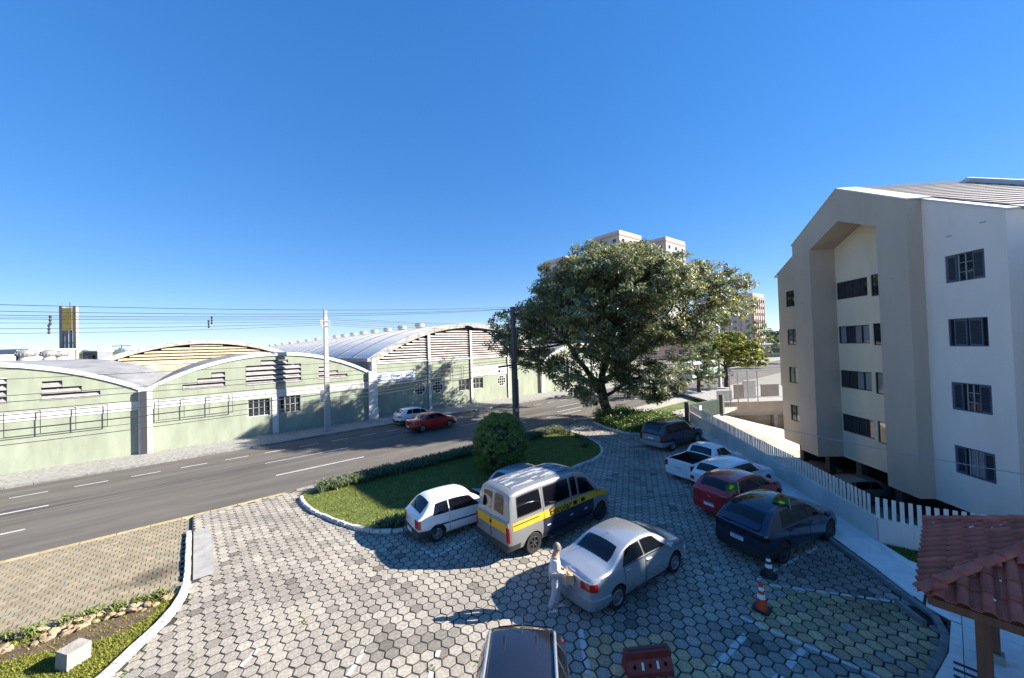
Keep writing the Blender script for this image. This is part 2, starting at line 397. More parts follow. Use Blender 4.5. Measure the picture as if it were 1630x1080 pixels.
for P, w, wr in ((((5.85,11.16),(8.6,11.25)),0.10,0.0),(((5.70,12.7),(5.87,11.15)),0.09,0.15),(((0.2,9.85),(1.02,10.62)),0.11,0.1),(((1.9,8.0),(2.84,8.88)),0.11,0.1),
        (((12.0,3.42),(13.62,0.95)),0.09,0.05),(((10.12,3.54),(10.30,1.05)),0.10,0.05),(((8.1,3.38),(9.6,3.25)),0.13,0.15),(((8.4,2.5),(10.05,2.27)),0.13,0.1),
        (((11.95,3.75),(15.3,2.95)),0.09,0.08),(((13.6,5.37),(14.2,5.28)),0.1,0),(((15.25,6.77),(15.8,6.68)),0.1,0),(((17.1,8.34),(18.0,8.06)),0.1,0.1),(((6.1,5.05),(6.95,5.95)),0.12,0.3),
        (((16.2,13.3),(16.9,11.0)),0.09,0.2),(((3.4,7.0),(4.1,7.7)),0.1,0.5)):
    stall_line(P, w, wear=wr)

# ---------------------------------------------------------------- block pavement left of the drive
BRK = [(-16.0,21.12),(-0.42,21.12),(-0.42,14.75),(-3.8,15.25),(-16.0,16.0)]
brk = MB().prism(BRK, -0.3, -0.022, 'z').build('pavement', m_joint); tag(brk, kind='structure')
def blocks(poly, x0, x1, y0, y1, bl=0.225, bw=0.20, root=None):
    V = []; Cc = []; row = 0; y = y0
    while y < y1:
        x = x0+(bl/2 if row % 2 else 0)
        while x < x1:
            if inside(poly, x, y):
                t = 1.0+random.gauss(0,0.07); warm = random.gauss(0,0.03)
                q = max(0,1-math.hypot((x+1.05)/0.85,(y-16.35)/0.62)**2)
                q = max(q, 0.7*max(0,1-math.hypot((x+1.9)/0.5,(y-16.4)/0.25)**2))
                t *= 1-0.62*q
                a, b = bl/2-.010, bw/2-.008; z = random.uniform(-.004,.002)
                V.append([(x-a,y-b,z),(x+a,y-b,z),(x+a,y+b,z),(x-a,y+b,z)]); Cc.append((t*(1+warm),t,t*(1-warm)))
                for e in (((-a,-b),(a,-b)),((a,-b),(a,b)),((a,b),(-a,b)),((-a,b),(-a,-b))):
                    V.append([(x+e[0][0],y+e[0][1],z),(x+e[0][0],y+e[0][1],z-.03),(x+e[1][0],y+e[1][1],z-.03),(x+e[1][0],y+e[1][1],z)]); Cc.append((t*.6,t*.6,t*.6))
            x += bl
        y += bw; row += 1
    o = add('block_paving', quads_mesh('block_paving', np.array(V), m_brick, color=np.array(Cc)), root); tag(o, kind='stuff'); return o
blocks(BRK, -12.5, -0.4, 14.6, 21.1, root=brk)
STRIP = [(3.55,21.13),(3.55,20.42),(22,20.42),(22.6,21.13)]
st2 = MB().prism(STRIP, -0.3, -0.020, 'z').build('pavement', m_joint); tag(st2, kind='structure')
blocks(STRIP, 3.5, 22.5, 20.45, 21.12, root=st2)
tag(MB().prism([(-0.16,15.2),(0.33,15.2),(0.37,17.2),(0.31,19.2),(-0.16,19.2)], -0.2, 0.015, 'z').build('concrete_apron', m_conc), kind='structure')
kerb_run('kerb', [(-0.30,19.25),(-0.30,15.0)], 0.16, -0.2, 0.10, 0.36, m_kerbw, None, 0.012)
kerb_run('kerb', spline([(-0.30,14.98),(-0.42,14.2),(-0.68,13.41),(-1.22,12.55),(-1.62,11.9),(-2.3,11.05),(-3.5,9.9)],6), 0.20, -0.2, 0.11, 0.62, m_kerbw, None, 0.006, gap=0.003)
LAWN2 = [(-0.40,14.6),(-0.5,14.2),(-0.78,13.38),(-1.32,12.5),(-1.72,11.85),(-2.4,11.0),(-3.6,9.85),(-16,9.85),(-16,15.9),(-3.9,15.15)]
lawn2 = MB().prism(LAWN2, -0.3, 0.0, 'z').build('lawn', m_grassb); tag(lawn2, kind='structure')
lawn = MB().prism(ISL, -0.3, 0.05, 'z').build('lawn', m_grassb); tag(lawn, kind='structure')
k_i = [p for p in ISL if p[1] < 20.0]
kerb_run('kerb', k_i, 0.17, -0.2, 0.12, 0.42, m_kerbw, None, 0.022, r=0.035, gap=0.02)
def grass(name, poly, box, n, h, zb, tone, root, excl=None):
    x = rng.uniform(box[0],box[1],n*3); y = rng.uniform(box[2],box[3],n*3)
    keep = np.array([inside(poly,a,b) and not (excl and inside(excl,a,b) and random.random() < 0.85) for a,b in zip(x,y)]); x = x[keep][:n]; y = y[keep][:n]; k = len(x)
    th = rng.uniform(0,2*PI,k); hh = h*rng.uniform(.5,1.25,k); w = 0.011*rng.uniform(.7,1.5,k); ln = hh*rng.uniform(.2,1.0,k); t2 = rng.uniform(0,2*PI,k)
    V = np.zeros((k,3,3)); 
    V[:,0] = np.stack([x-w*np.cos(th),y-w*np.sin(th),np.full(k,zb)],1); V[:,1] = np.stack([x+w*np.cos(th),y+w*np.sin(th),np.full(k,zb)],1)
    V[:,2] = np.stack([x+ln*np.cos(t2),y+ln*np.sin(t2),zb+hh],1)
    c = np.array(tone)[None,:]*rng.uniform(.6,1.35,(k,1))
    return tag(add(name, quads_mesh(name, V, m_blade, 3, c), root), kind='stuff')
grass('grass', ISL, (3.5,22,13.4,20.4), 64000, 0.055, 0.05, (1.15,1.0,0.85), lawn)
SOIL = [(-1.0,13.9),(-0.9,14.35),(-2.0,14.55),(-3.4,14.75),(-5.2,15.0),(-4.6,14.5),(-3.0,14.05),(-2.2,13.7),(-1.5,13.5)]
tag(MB().prism(SOIL, -0.1, 0.006, 'z').build('soil', m_soil), kind='structure')
grass('grass', LAWN2, (-7,-0.4,9.9,15.0), 42000, 0.06, 0.0, (1.35,1.05,0.8), lawn2, SOIL)
# ================================================================ arched warehouses across the street
m_green = mat('pale_green_render', (0.258,0.285,0.215), 0.9, 0.17, 1.3, 0.25, 20, detail=12, streak=(1.0,1.0,0.3), lo=.3, hi=.7)
m_whitew = mat('off_white_render', (0.544,0.536,0.512), 0.9, 0.12, 1.2, 0.2, 20)
m_roofg = mat('weathered_roof_sheet', (0.205,0.201,0.201), 0.75, 0.22, 0.8, 0.2, 15, streak=(1.5,0.12,1))
m_roofl = mat('pale_metal_roof', (0.780,0.720,0.650), 0.75, 0.12, 0.5, streak=(1.5,0.1,1))
m_rib = mat('roof_rib', (0.17,0.17,0.18), 0.6, 0.2, 2)
m_louv = mat('louvre_board', (0.281,0.261,0.257), 0.8, 0.2, 3.0, rnd=0.12)
m_louvp = mat('pinkish_louvre_board', (0.426,0.380,0.357), 0.85, 0.2, 2.0, rnd=0.12)
m_louvt = mat('tan_louvre_board', (0.400,0.320,0.210), 0.85, 0.2, 2.0, rnd=0.15)
m_rimc = mat('mossy_concrete_rim', (0.334,0.327,0.304), 0.9, 0.3, 2.2, 0.4, 20)
m_frame = mat('dark_steel', (0.035,0.036,0.04), 0.6)
m_framel = mat('pale_window_frame', (0.45,0.45,0.44), 0.6)
m_tanw = mat('tan_render', (0.395,0.342,0.266), 0.9, 0.2, 0.8)

def arc(s0, s1, zs, za, n=40):
    c = (s0+s1)/2; h = (s1-s0)/2; r = za-zs; R = (h*h+r*r)/(2*r); zc = za-R
    a0 = math.asin(h/R)
    return [(c+R*math.sin(lerp(-a0,a0,i/n)), zc+R*math.cos(lerp(-a0,a0,i/n))) for i in range(n+1)]
def arc_z(s0, s1, zs, za, x):
    c = (s0+s1)/2; h = (s1-s0)/2; r = za-zs; R = (h*h+r*r)/(2*r)
    return za-R+math.sqrt(max(0,R*R-(x-c)**2))

def louvre(root, s0, s1, z, yf, m, dep=0.22, h=0.26):
    "one slanted board"
    MB().prism([(yf-0.10,z),(yf-0.075,z-0.01),(yf+dep-0.10,z+h),(yf+dep-0.125,z+h+0.01)], s0, s1, 'x').build('louvre', m, root)
def pane_window(root, x0, x1, z0, z1, yf, cols, rows, mf, name='window'):
    fr = MB(); w = 0.05
    fr.box(x0,x1,yf+.06,yf+.12,z0,z0+w); fr.box(x0,x1,yf+.06,yf+.12,z1-w,z1); fr.box(x0,x0+w,yf+.06,yf+.12,z0+w,z1-w); fr.box(x1-w,x1,yf+.06,yf+.12,z0+w,z1-w)
    for i in range(1,cols): x = lerp(x0,x1,i/cols); fr.box(x-.018,x+.018,yf+.07,yf+.11,z0+w,z1-w)
    for j in range(1,rows):
        z = lerp(z0,z1,j/rows)
        for i in range(cols): fr.box(lerp(x0,x1,i/cols)+.05,lerp(x0,x1,(i+1)/cols)-.05,yf+.075,yf+.105,z-.015,z+.015)
    f = fr.build(name, mf, root)
    for i in range(cols):
        for j in range(rows):
            MB().box(lerp(x0,x1,i/cols)+.02,lerp(x0,x1,(i+1)/cols)-.02,yf+.086,yf+.094,lerp(z0,z1,j/rows)+.017,lerp(z0,z1,(j+1)/rows)-.017).build('pane', m_glass, f)
    return f
def railing(root, xs, z0, z1, yf):
    mb = MB(); y = yf-0.16
    mb.bar((xs[0],y,z1),(xs[-1],y,z1),.03,.03); mb.bar((xs[0],y,z0),(xs[-1],y,z0),.03,.03)
    for x in xs: mb.bar((x,y,z0),(x,y,z1),.032,.032); mb.bar((x,y,z1),(x,yf,z1),.02,.02)
    mb.build('sign_frame', m_frame, root)

def small_shed(s0, s1, depth, label, stacks, wins, cols, rails, yf=37.2, group='arched warehouses'):
    root = empty('warehouse', label, 'warehouse', ((s0+s1)/2, yf, 0), 0, None); ox = (s0+s1)/2
    zs, za = 4.58, 6.86
    # everything below is local: x measured from the bay centre, y from the facade
    A = [(p[0]-ox,p[1]) for p in arc(s0+.15,s1-.15,zs,za)]
    wall = MB().prism([(s0+.15-ox,-.3)]+A+[(s1-.15-ox,-.3)], 0.0, 0.28, 'y').build('wall', [m_green,m_green], root)
    cutr = MB()
    for zz, x0, x1 in stacks: cutr.box(x0-ox+.001,x1-ox-.001,-.2,.5,zz[0],zz[1],1)
    for x0,x1,z0,z1,c,r in wins: cutr.box(x0-ox,x1-ox,-.2,.5,z0,z1,1)
    if stacks or wins: cut(wall, cutr)
    # plain band and arched edging
    MB().box(s0+.35-ox,s1-.35-ox,-.035,-.002,3.13,3.74).build('band', m_whitew, root)
    T = [(p[0]-ox,p[1]) for p in arc(s0,s1,zs,za,40)]
    rim = MB()
    for (a,b) in zip(T,T[1:]):
        rim.prism([(a[0],a[1]-.24),(b[0],b[1]-.24),(b[0],b[1]+.05),(a[0],a[1]+.05)],-.10,-.003,'y')
    rim.build('parapet', m_whitew, root)
    # vault of the roof with slight sheet steps
    n = 36; T = [(p[0]-ox,p[1]) for p in arc(s0+.05,s1-.05,zs+.01,za,n)]; rf = MB(); step = 6.0; y = -.02; k = 0
    while y < depth:
        y1 = min(depth,y+step); dz = 0.02*(k % 2)
        for a,b in zip(T,T[1:]): rf.prism([(a[0],a[1]-.10+dz),(b[0],b[1]-.10+dz),(b[0],b[1]+dz),(a[0],a[1]+dz)], y, y1+.12, 'y')
        y = y1; k += 1
    rf.build('roof', m_roofg, root)
    for x in (s0+.12-ox, s1-.12-ox): MB().box(x-.1,x+.1,.3,depth,-.3,zs-.12).build('side_wall', m_whitew, root)
    MB().box(s0+.25-ox,s1-.25-ox,depth-.3,depth-.1,-.3,zs-.1).build('rear_wall', m_tanw, root)
    zl = {}
    for zz, x0, x1 in stacks:
        cnt = max(1,round((zz[1]-zz[0])/0.39))
        for i in range(cnt): louvre(root, x0-ox+.02, x1-ox-.02, lerp(zz[0],zz[1],i/cnt)+.03, 0.06, m_louv, 0.24, 0.30)
    for x0,x1,z0,z1,c,r in wins: pane_window(root, x0-ox+.002, x1-ox-.002, z0+.002, z1-.002, 0.05, c, r, m_framel)
    for x in cols: MB().box(x-.22-ox,x+.22-ox,-.06,-.004,0,3.12).build('pilaster', m_whitew, root)
    for r in rails: railing(root, [x-ox for x in r], 2.26, 3.72, -.036)
    return root
shedA = small_shed(-18.85,-2.82, 28.5, 'pale green arched warehouse at the left edge with round roof vents',
    [((4.28,4.68),-7.5,-4.96),((4.68,5.08),-7.5,-5.79),((5.08,5.50),-7.47,-6.62),((4.28,5.86),-12.9,-8.80),((5.86,6.26),-11.8,-9.9),((4.28,4.68),-16.6,-14.1),((4.68,5.08),-15.8,-14.1),((5.08,5.5),-15.0,-14.1)], [], [], [(-8.88,-7.49,-6.03,-4.63)])
shedB = small_shed(-2.78,13.25, 28.5, 'pale green arched warehouse behind the concrete power pole',
    [((4.28,4.68),-0.82,1.72),((4.68,5.08),0.03,1.72),((5.08,5.48),0.87,1.72),((4.24,5.86),3.05,7.05),((5.86,6.27),4.08,6.07),((4.28,4.68),8.46,10.96),((4.68,5.06),8.46,10.13),((5.06,5.46),8.46,9.18)],
    [(3.15,4.68,1.65,3.06,4,2),(5.40,6.95,1.66,3.09,4,2)], [5.06], [(-2.12,-0.74,0.71,2.15)])
# gutter column between the two bays, and the one against the tall hall
c1 = empty('gutter_column', 'white gutter column with dark downpipe between the two low arches', 'column', (-2.8,37.2,0))
MB().prism([(-.36,0),(.38,0),(.36,4.5),(-.34,4.5)],-.30,-.11,'y').build('shaft', m_whitew, c1)
MB().box(-.20,.10,-.42,-.31,0,4.45).build('downpipe', m_frame, c1)
c2 = empty('gutter_column', 'broad white column where the low arch meets the tall hall', 'column', (13.28,37.2,0))
MB().prism([(-.48,0),(.46,0),(.34,4.75),(-.42,4.75)],-.32,-.12,'y').build('shaft', m_whitew, c2)
MB().box(-.10,.34,-.30,-.12,4.76,6.02).build('cap', m_whitew, c2)
# three round turbine vents on the near roof
for i,(yy,lab) in enumerate(((49.9,'largest round roof ventilator, nearest on the left warehouse roof'),(56.1,'middle round roof ventilator on the left warehouse roof'),(60.2,'farthest round roof ventilator on the left warehouse roof'))):
    v = empty('roof_ventilator', lab, 'ventilator', (-10.8,yy,6.84), 0, 'round ventilators on the left warehouse roof')
    K = .56
    MB().lathe([(.78*K,0),(.78*K,.18),(.62*K,.2),(.62*K,.34)],20).build('base', m_whitew, v, 40)
    MB().lathe([(.70*K,.34),(1.02*K,.44),(1.10*K,.60),(1.02*K,.78),(.80*K,.90),(.4*K,.96),(0.001,.98)],20).build('hood', mat('hood_metal',(0.30,0.28,0.26),0.5,0.15,5,metal=0.5), v, 40)
    for k in range(20):
        a = 2*PI*k/20; fin = MB(); ca, sa = K*math.cos(a), K*math.sin(a)
        fin.bar((1.03*ca,1.03*sa,.42),(1.13*ca,1.13*sa,.60),.02,.04); fin.bar((1.13*ca,1.13*sa,.60),(.82*ca,.82*sa,.91),.02,.04)
        fin.build('fin', m_galv, v)

def tall_hall(s0, s1, yf, depth, label, front, colx, mlouv, zs=6.1, za=9.72, zl=5.5, lstep=0.275, lh=0.155):
    ox = (s0+s1)/2; root = empty('warehouse', label, 'warehouse', (ox,yf,0)); 
    X = lambda s: s-ox
    if front == 'green':
        wall = MB().box(X(s0)+.1,X(s1)-.1,0,.3,-.3,zl).build('wall', [m_green,m_green], root)
    else:
        wall = MB().box(X(s0)+.1,X(s1)-.1,0,.3,-.3,zl+.15).build('wall', [m_tanw,m_tanw], root)
    n = 44; T = [(X(a),b) for a,b in arc(s0,s1,zs,za,n)]
    rim = MB()
    for a,b in zip(T,T[1:]):
        rim.prism([(a[0]*.975,a[1]-.52),(b[0]*.975,b[1]-.52),(b[0],b[1]+.03),(a[0],a[1]+.03)],-.22,.10,'y')
    rim.build('parapet', m_rimc, root)
    sill = MB().box(X(s0)+.25,X(s1)-.25,-.08,-.003,zl-.10,zl+.06).build('sill', m_whitew, root)
    z = zl+.14; lim = sorted([s0+.2]+list(colx)+[s1-.2])
    while z < za-.75:
        half = 0
        for a,b in zip(lim,lim[1:]):
            xa, xb = max(a+.16, s0), min(b-.16, s1)
            # clip by the arch (0.5 m below its crown line)
            def under(x): return arc_z(s0,s1,zs,za,x)-.55 > z+.24
            while xa < xb and not under(xa): xa += .1
            while xb > xa and not under(xb): xb -= .1
            if xb-xa > .35: louvre(root, X(xa), X(xb), z, 0.05, mlouv, 0.20, lh)
        z += lstep
    for x in colx:
        top = arc_z(s0,s1,zs,za,x)-.5
        MB().box(X(x)-.15,X(x)+.15,-.14,-.085,0,top).build('pilaster', m_whitew, root)
    # shadowy back of the louvred gable
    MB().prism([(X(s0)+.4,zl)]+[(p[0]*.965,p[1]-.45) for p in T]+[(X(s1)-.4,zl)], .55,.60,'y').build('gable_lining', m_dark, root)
    rf = MB()
    Tt = [(X(a),b) for a,b in arc(s0-.2,s1+.2,zs-.05,za-.02,n)]
    for a,b in zip(Tt,Tt[1:]): rf.prism([(a[0],a[1]-.1),(b[0],b[1]-.1),(b[0],b[1]),(a[0],a[1])], -.05, depth, 'y')
    r_o = rf.build('roof', m_roofl, root)
    y = 5.0
    while y < depth:
        rb = MB()
        for a,b in zip(Tt,Tt[1:]): rb.prism([(a[0],a[1]+.003),(b[0],b[1]+.003),(b[0],b[1]+.09),(a[0],a[1]+.09)], y, y+.45, 'y')
        rb.build('rib', m_rib, r_o); y += 5.9
    MB().box(X(s0)-.05,X(s0)+.25,.1,depth-.2,-.3,zs-.2).build('side_wall', m_rimc, root)
    MB().box(X(s1)-.25,X(s1)+.05,.1,depth-.2,-.3,zs-.2).build('side_wall', m_rimc, root)
    MB().box(X(s0)-.42,X(s0)+.02,-.1,depth,zs-.42,zs-.06).build('eave_gutter', m_rimc, root)
    return root, wall, X
hallC, wallC, XC = tall_hall(13.42,37.45,37.7,170.0,'tall green and white hall with wide louvred arch behind the parked street cars','green',(19.82,25.45,31.30),m_louvp)
cutr = MB()
RND = [(18.64,2.42,.70),(20.83,2.39,.71),(30.12,2.37,.72)]
for x,z,r in RND: cutr.lathe([(r,-.3),(r,.6)],32,Matrix.Translation((XC(x),0,z))@Matrix.Rotation(-PI/2,4,'X'),1)
SQ = [(23.63,25.10,1.66,3.02),(25.68,27.18,1.70,3.02)]
for x0,x1,z0,z1 in SQ: cutr.box(XC(x0),XC(x1),-.3,.6,z0,z1,1)
cut(wallC, cutr)
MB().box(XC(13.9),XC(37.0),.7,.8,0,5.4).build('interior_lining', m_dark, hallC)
for x,z,r in RND:
    M = Matrix.Translation((XC(x),.03,z))@Matrix.Rotation(-PI/2,4,'X')
    w = MB().lathe([(r-.08,-.03),(r-.002,-.03),(r-.002,.03),(r-.08,.03),(r-.08,-.03)],32,M,0,False)
    for k in (-1,0,1):
        h = math.sqrt((r-.05)**2-(k*r*.45)**2); q = k*r*.45
        w.box(XC(x)-h,XC(x)+h,.0,.025,z+q-.028,z+q+.028); w.box(XC(x)+q-.028,XC(x)+q+.028,.026,.05,z-h,z+h)
    wo_ = w.build('round_window', m_whitew, hallC)
    MB().lathe([(r-.05,.06),(0.001,.06)],32,M).build('pane', m_glass, wo_)
for x0,x1,z0,z1 in SQ: pane_window(hallC, XC(x0)+.002,XC(x1)-.002,z0+.002,z1-.002,.05,3,2,m_framel)
railing(hallC, [XC(x) for x in (19.98,21.33,22.72,24.22)], 3.14, 4.62, 0.0)
# roof ventilators along the crown, one by one
vm = MB().lathe([(.52,0),(.52,.35),(.72,.38),(.74,.78),(.60,.92),(.001,.96)],14).mesh('ventilator',[m_galv],40)
ORD = ('nearest','second','third','fourth','fifth','sixth','seventh','eighth','ninth','tenth','eleventh','twelfth','thirteenth','fourteenth','fifteenth','farthest')
for i,yy in enumerate((50.9,57.1,63.1,69.3,75.4,81.4,87.9,94.4,103,112.5,124,136,150,165,181,197)):
    tag(add('ridge_ventilator', vm, None, (25.4,yy,9.68)), f'small round metal ventilator on the tall hall ridge, {ORD[i]} in the row', 'ventilator', 'ventilators along the tall hall ridge')
# the hall behind the two low arches
hallR, wallR, XR = tall_hall(-10.9,13.1,66.2,110.0,'distant arched hall with tan louvred gable behind the low warehouses','tan',(),m_louvt,5.5,8.95,5.95,0.40,0.26)
# next bay to the right, mostly behind the tree
shedD = small_shed(37.7,54.2,26.0,'green warehouse bay with two small round windows behind the big tree',[((4.28,4.68),43.5,48.5),((4.68,5.08),44.3,47.6)],[],[],[],yf=37.55)
for x in (40.1,41.95):
    M = Matrix.Translation((x-45.95,-.02,2.35))@Matrix.Rotation(-PI/2,4,'X')
    w = MB().lathe([(.60,-.04),(.70,-.04),(.70,.03),(.60,.03),(.60,-.04)],28,M,0,False)
    for k in (-1,0,1):
        h = math.sqrt(.62**2-(k*.3)**2); q = k*.3
        w.box(x-45.95-h,x-45.95+h,-.05,-.03,2.35+q-.018,2.35+q+.018); w.box(x-45.95+q-.018,x-45.95+q+.018,-.029,-.01,2.35-h,2.35+h)
    wo_ = w.build('round_window', m_whitew, shedD); MB().lathe([(.61,.012),(.001,.012)],28,M).build('pane', m_glass, wo_)
for x in (37.4,43.2,49.0):
    tag(MB().box(x-.25,x+.25,37.30,37.44,0,4.6).build('wall_column', m_whitew), {37.4:'white wall column just left of the two small round windows',43.2:'white wall column right of the two small round windows',49.0:'white wall column of the warehouse hidden deepest behind the tree'}[x], 'column')
# ================================================================ banners on the hall
m_banner = mat('banner_cloth', (0.50,0.54,0.62), 0.7, 0.06, 2.0)
m_bannerw = mat('white_banner_cloth', (0.629,0.629,0.612), 0.7, 0.05, 2.0)
m_ink = mat('blue_print', (0.10,0.14,0.30), 0.7); m_inkr = mat('red_print', (0.60,0.06,0.05), 0.7); m_inko = mat('orange_print', (0.75,0.42,0.12), 0.7)
bn = empty('banner', 'pale blue banner with dark print high on the tall hall wall', 'banner', (16.0,37.70,3.97))
MB().box(-2.08,2.08,-.045,-.02,-.52,.52).build('cloth', m_banner, bn)
def print_lines(root, rows, y, m):
    for x0,x1,z,h in rows:
        mb = MB(); x = x0
        while x < x1:
            w = random.uniform(.05,.16); mb.box(x,min(x+w,x1),y-.004,y,z-h/2,z+h/2); x += w+.035
        mb.build('printed_line', m, root)
print_lines(bn, [(-1.9,-1.05,.30,.13),(-1.95,-1.0,.05,.10),(-1.9,-1.15,-.30,.16),(1.05,1.85,.30,.12),(1.0,1.9,.02,.14),(1.1,1.8,-.28,.16)], -.046, m_ink)
em = MB()
for k in range(26):
    a0, a1 = 2*PI*k/26, 2*PI*(k+1)/26
    for (ra,rb) in ((.42,.36),):
        em.face([(ra*1.5*math.cos(a0),-.05,.08+ra*math.sin(a0)),(ra*1.5*math.cos(a1),-.05,.08+ra*math.sin(a1)),(rb*1.5*math.cos(a1),-.05,.08+rb*math.sin(a1)),(rb*1.5*math.cos(a0),-.05,.08+rb*math.sin(a0))])
em.box(-.42,.42,-.052,-.048,-.02,.16); em.box(-.4,.4,-.052,-.048,-.40,-.32)
em.build('emblem', m_ink, bn)
bw = empty('banner', 'long white banner with small red mark above the round window', 'banner', (28.3,37.70,3.83))
MB().box(-2.68,2.72,-.05,-.02,-.62,.60).build('cloth', m_bannerw, bw)
print_lines(bw, [(-1.6,-.1,-.25,.16)], -.051, m_inko); print_lines(bw, [(1.9,2.5,-.25,.14)], -.051, m_ink)
MB().lathe([(.17,0),(.001,0)],18,Matrix.Translation((1.45,-.054,-.22))@Matrix.Rotation(PI/2,4,'X')).build('emblem', m_inkr, bw)

# ================================================================ poles and cables
m_polec = mat('pole_concrete', (0.380,0.361,0.342), 0.9, 0.12, 3, 0.3, 30)
m_poled = mat('dark_pole', (0.085,0.075,0.07), 0.85, 0.3, 4, 0.4, 30, streak=(3,3,0.3))
m_cable = mat('black_cable', (0.03,0.03,0.034), 0.7)
def catenary(a, b, sag, n=14):
    a = Vector(a); b = Vector(b)
    return [a.lerp(b,i/n)-Vector((0,0,sag*4*(i/n)*(1-i/n))) for i in range(n+1)]
pc = empty('power_pole', 'pale concrete power pole on the far pavement in front of the low arch', 'pole', (8.55,34.9,0))
MB().prism([(-.22,0),(.24,0),(.13,10.42),(-.10,10.42)],-.16,.16,'y').build('shaft', m_polec, pc)
mb = MB(); mb.box(-.30,.32,-.22,.22,9.42,9.50); mb.box(-.30,.32,-.22,.22,9.0,9.08); mb.bar((-.3,-.2,8.9),(-.3,-.2,9.6),.05,.05); mb.bar((.32,-.2,8.9),(.32,-.2,9.6),.05,.05)
mb.build('bracket', m_galv, pc)
for z in (9.2,9.35,9.5,9.05): MB().lathe([(.05,0),(.08,.03),(.05,.08),(.07,.12),(.001,.14)],10,Matrix.Translation((-.33,-.2,z))@Matrix.Rotation(-PI/2,4,'Y')).build('insulator', m_whitew, pc)
MB().box(-.52,-.23,-.24,.02,2.55,3.55).build('meter_box', mat('grey_box',(0.42,0.43,0.44),0.6,0.1,5), pc)
MB().bar((.2,-.18,2.55),(.2,-.18,2.45),.12,.1).build('strap', m_frame, pc)
pd = empty('power_pole', 'dark power pole with lamp arm beside the round bush', 'pole', (18.96,22.06,0))
MB().prism([(-.20,0),(.20,0),(.12,9.9),(-.12,9.9)],-.17,.17,'y').build('shaft', m_poled, pd)
MB().tube([(.17,-.19,0),(.17,-.19,4.2)],.035,8).build('conduit', m_galv, pd)
mb = MB(); mb.bar((0,-1.1,9.55),(0,1.2,9.55),.13,.16); mb.bar((0,-.5,9.5),(0,0,9.0),.04,.04); mb.bar((0,.5,9.5),(0,0,9.0),.04,.04)
mb.build('crossarm', m_poled, pd)
for y in (-1.0,-.4,.5,1.1): MB().lathe([(.03,0),(.06,.05),(.04,.1),(.065,.15),(.001,.2)],10,Matrix.Translation((0,y,9.61))).build('insulator', m_frame, pd)
MB().tube([(-.1,.1,6.1),(-.5,.9,7.1),(-1.0,1.8,7.9),(-1.4,2.5,8.25),(-1.75,3.0,8.3)],.065,8).build('lamp_arm', m_frame, pd)
MB().lathe([(.001,0),(.13,.03),(.18,.25),(.15,.6),(.06,.78),(.001,.8)],12,Matrix.Translation((-1.75,3.0,8.3))@Matrix.Rotation(math.radians(-75),4,'Y')).build('lamp_head', m_frame, pd)
for z in (5.15,5.55): MB().lathe([(.30,-.03),(.34,0),(.30,.03)],16,Matrix.Translation((-.15,0,z)),0,False).build('cable_ring', m_frame, pd, 60)
MB().bar((-.2,0,5.33),(-1.5,.1,5.25),.10,.14).build('junction_box', m_frame, pd)
lw = [(22.06,5.33,4.62,.032,'thick black cable bundle sagging lowest across the warehouses'),(22.16,5.45,4.98,.021,'black cable just above the thick cable bundle'),(21.96,5.62,5.30,.02,'thin black cable second above the cable bundle'),
      (22.2,5.75,5.62,.018,'thin black cable third above the cable bundle'),(22.1,6.0,5.86,.016,'thin black cable crossing just under the low louvres'),(22.0,5.0,4.1,.018,'thin black cable hanging below the cable bundle'),
      (22.25,6.3,6.45,.014,'thin black cable crossing the low louvres'),(22.0,5.1,4.35,.014,'thinnest black cable hanging below the cable bundle')]
for y,zr,zl_,r,lab in lw:
    P = catenary((18.9,y,zr),(-31,y,zr+.2),(zr+.1-zl_)*1.0+.25,30); r *= .8
    P2 = catenary((18.9,y,zr),(58,y,zr),.5,16)[1:]
    tag(MB().tube(P[::-1]+P2,r,6).build('cable', m_cable), lab, 'cable', 'street cables on the near side')
for y,zl_,lab in ((21.06,0.0,'highest thin wire across the sky, nearest of the three'),(22.56,.1,'highest thin wire across the sky, middle of the three'),(23.16,.2,'highest thin wire across the sky, farthest of the three')):
    P = catenary((18.96,y,9.8),(-34,y,9.9),1.05+zl_,24); P2 = catenary((18.96,y,9.8),(60,y,9.8),.6,12)[1:]
    tag(MB().tube(P[::-1]+P2,.011,5).build('cable', m_cable), lab, 'cable', 'high wires on the near poles')
for k,(z,sg,r,lab) in enumerate(((9.75,.40,.016,'thin wire from the top bracket of the concrete pole'),(9.6,.34,.024,'thick wire from the top bracket of the concrete pole'),(9.45,.42,.018,'wire just below the thick wire on the concrete pole'),(9.3,.62,.022,'low wire from the bracket of the concrete pole'),(9.15,.75,.018,'lowest wire from the bracket of the concrete pole'))):
    r *= .65; y = 34.7+.1*(k % 3); P = catenary((8.3,y,z),(-34,y,z),sg,24)
    tag(MB().tube(P,r,5).build('cable', m_cable), lab+', running left', 'cable', 'wires left of the concrete pole')
    P = catenary((8.8,y,z),(44,y+1.5,z+.2),sg*.9,16)
    tag(MB().tube(P,r*.9,5).build('cable', m_cable), lab+', running right', 'cable', 'wires right of the concrete pole')
for s_, z, lab in ((-6.63,9.23,'small dark cable spacer, upper left in the sky'),(-6.68,8.70,'small dark cable spacer, lower left in the sky'),(0.89,9.39,'small dark cable spacer above the low arch, upper one'),(0.71,9.11,'small dark cable spacer above the low arch, lower one')):
    tag(MB().lathe([(.03,-.3),(.07,-.22),(.03,-.1),(.07,0),(.03,.1),(.07,.22),(.03,.3)],8,Matrix.Translation((s_,34.75,z))).build('cable_spacer', m_cable), lab, 'spacer')
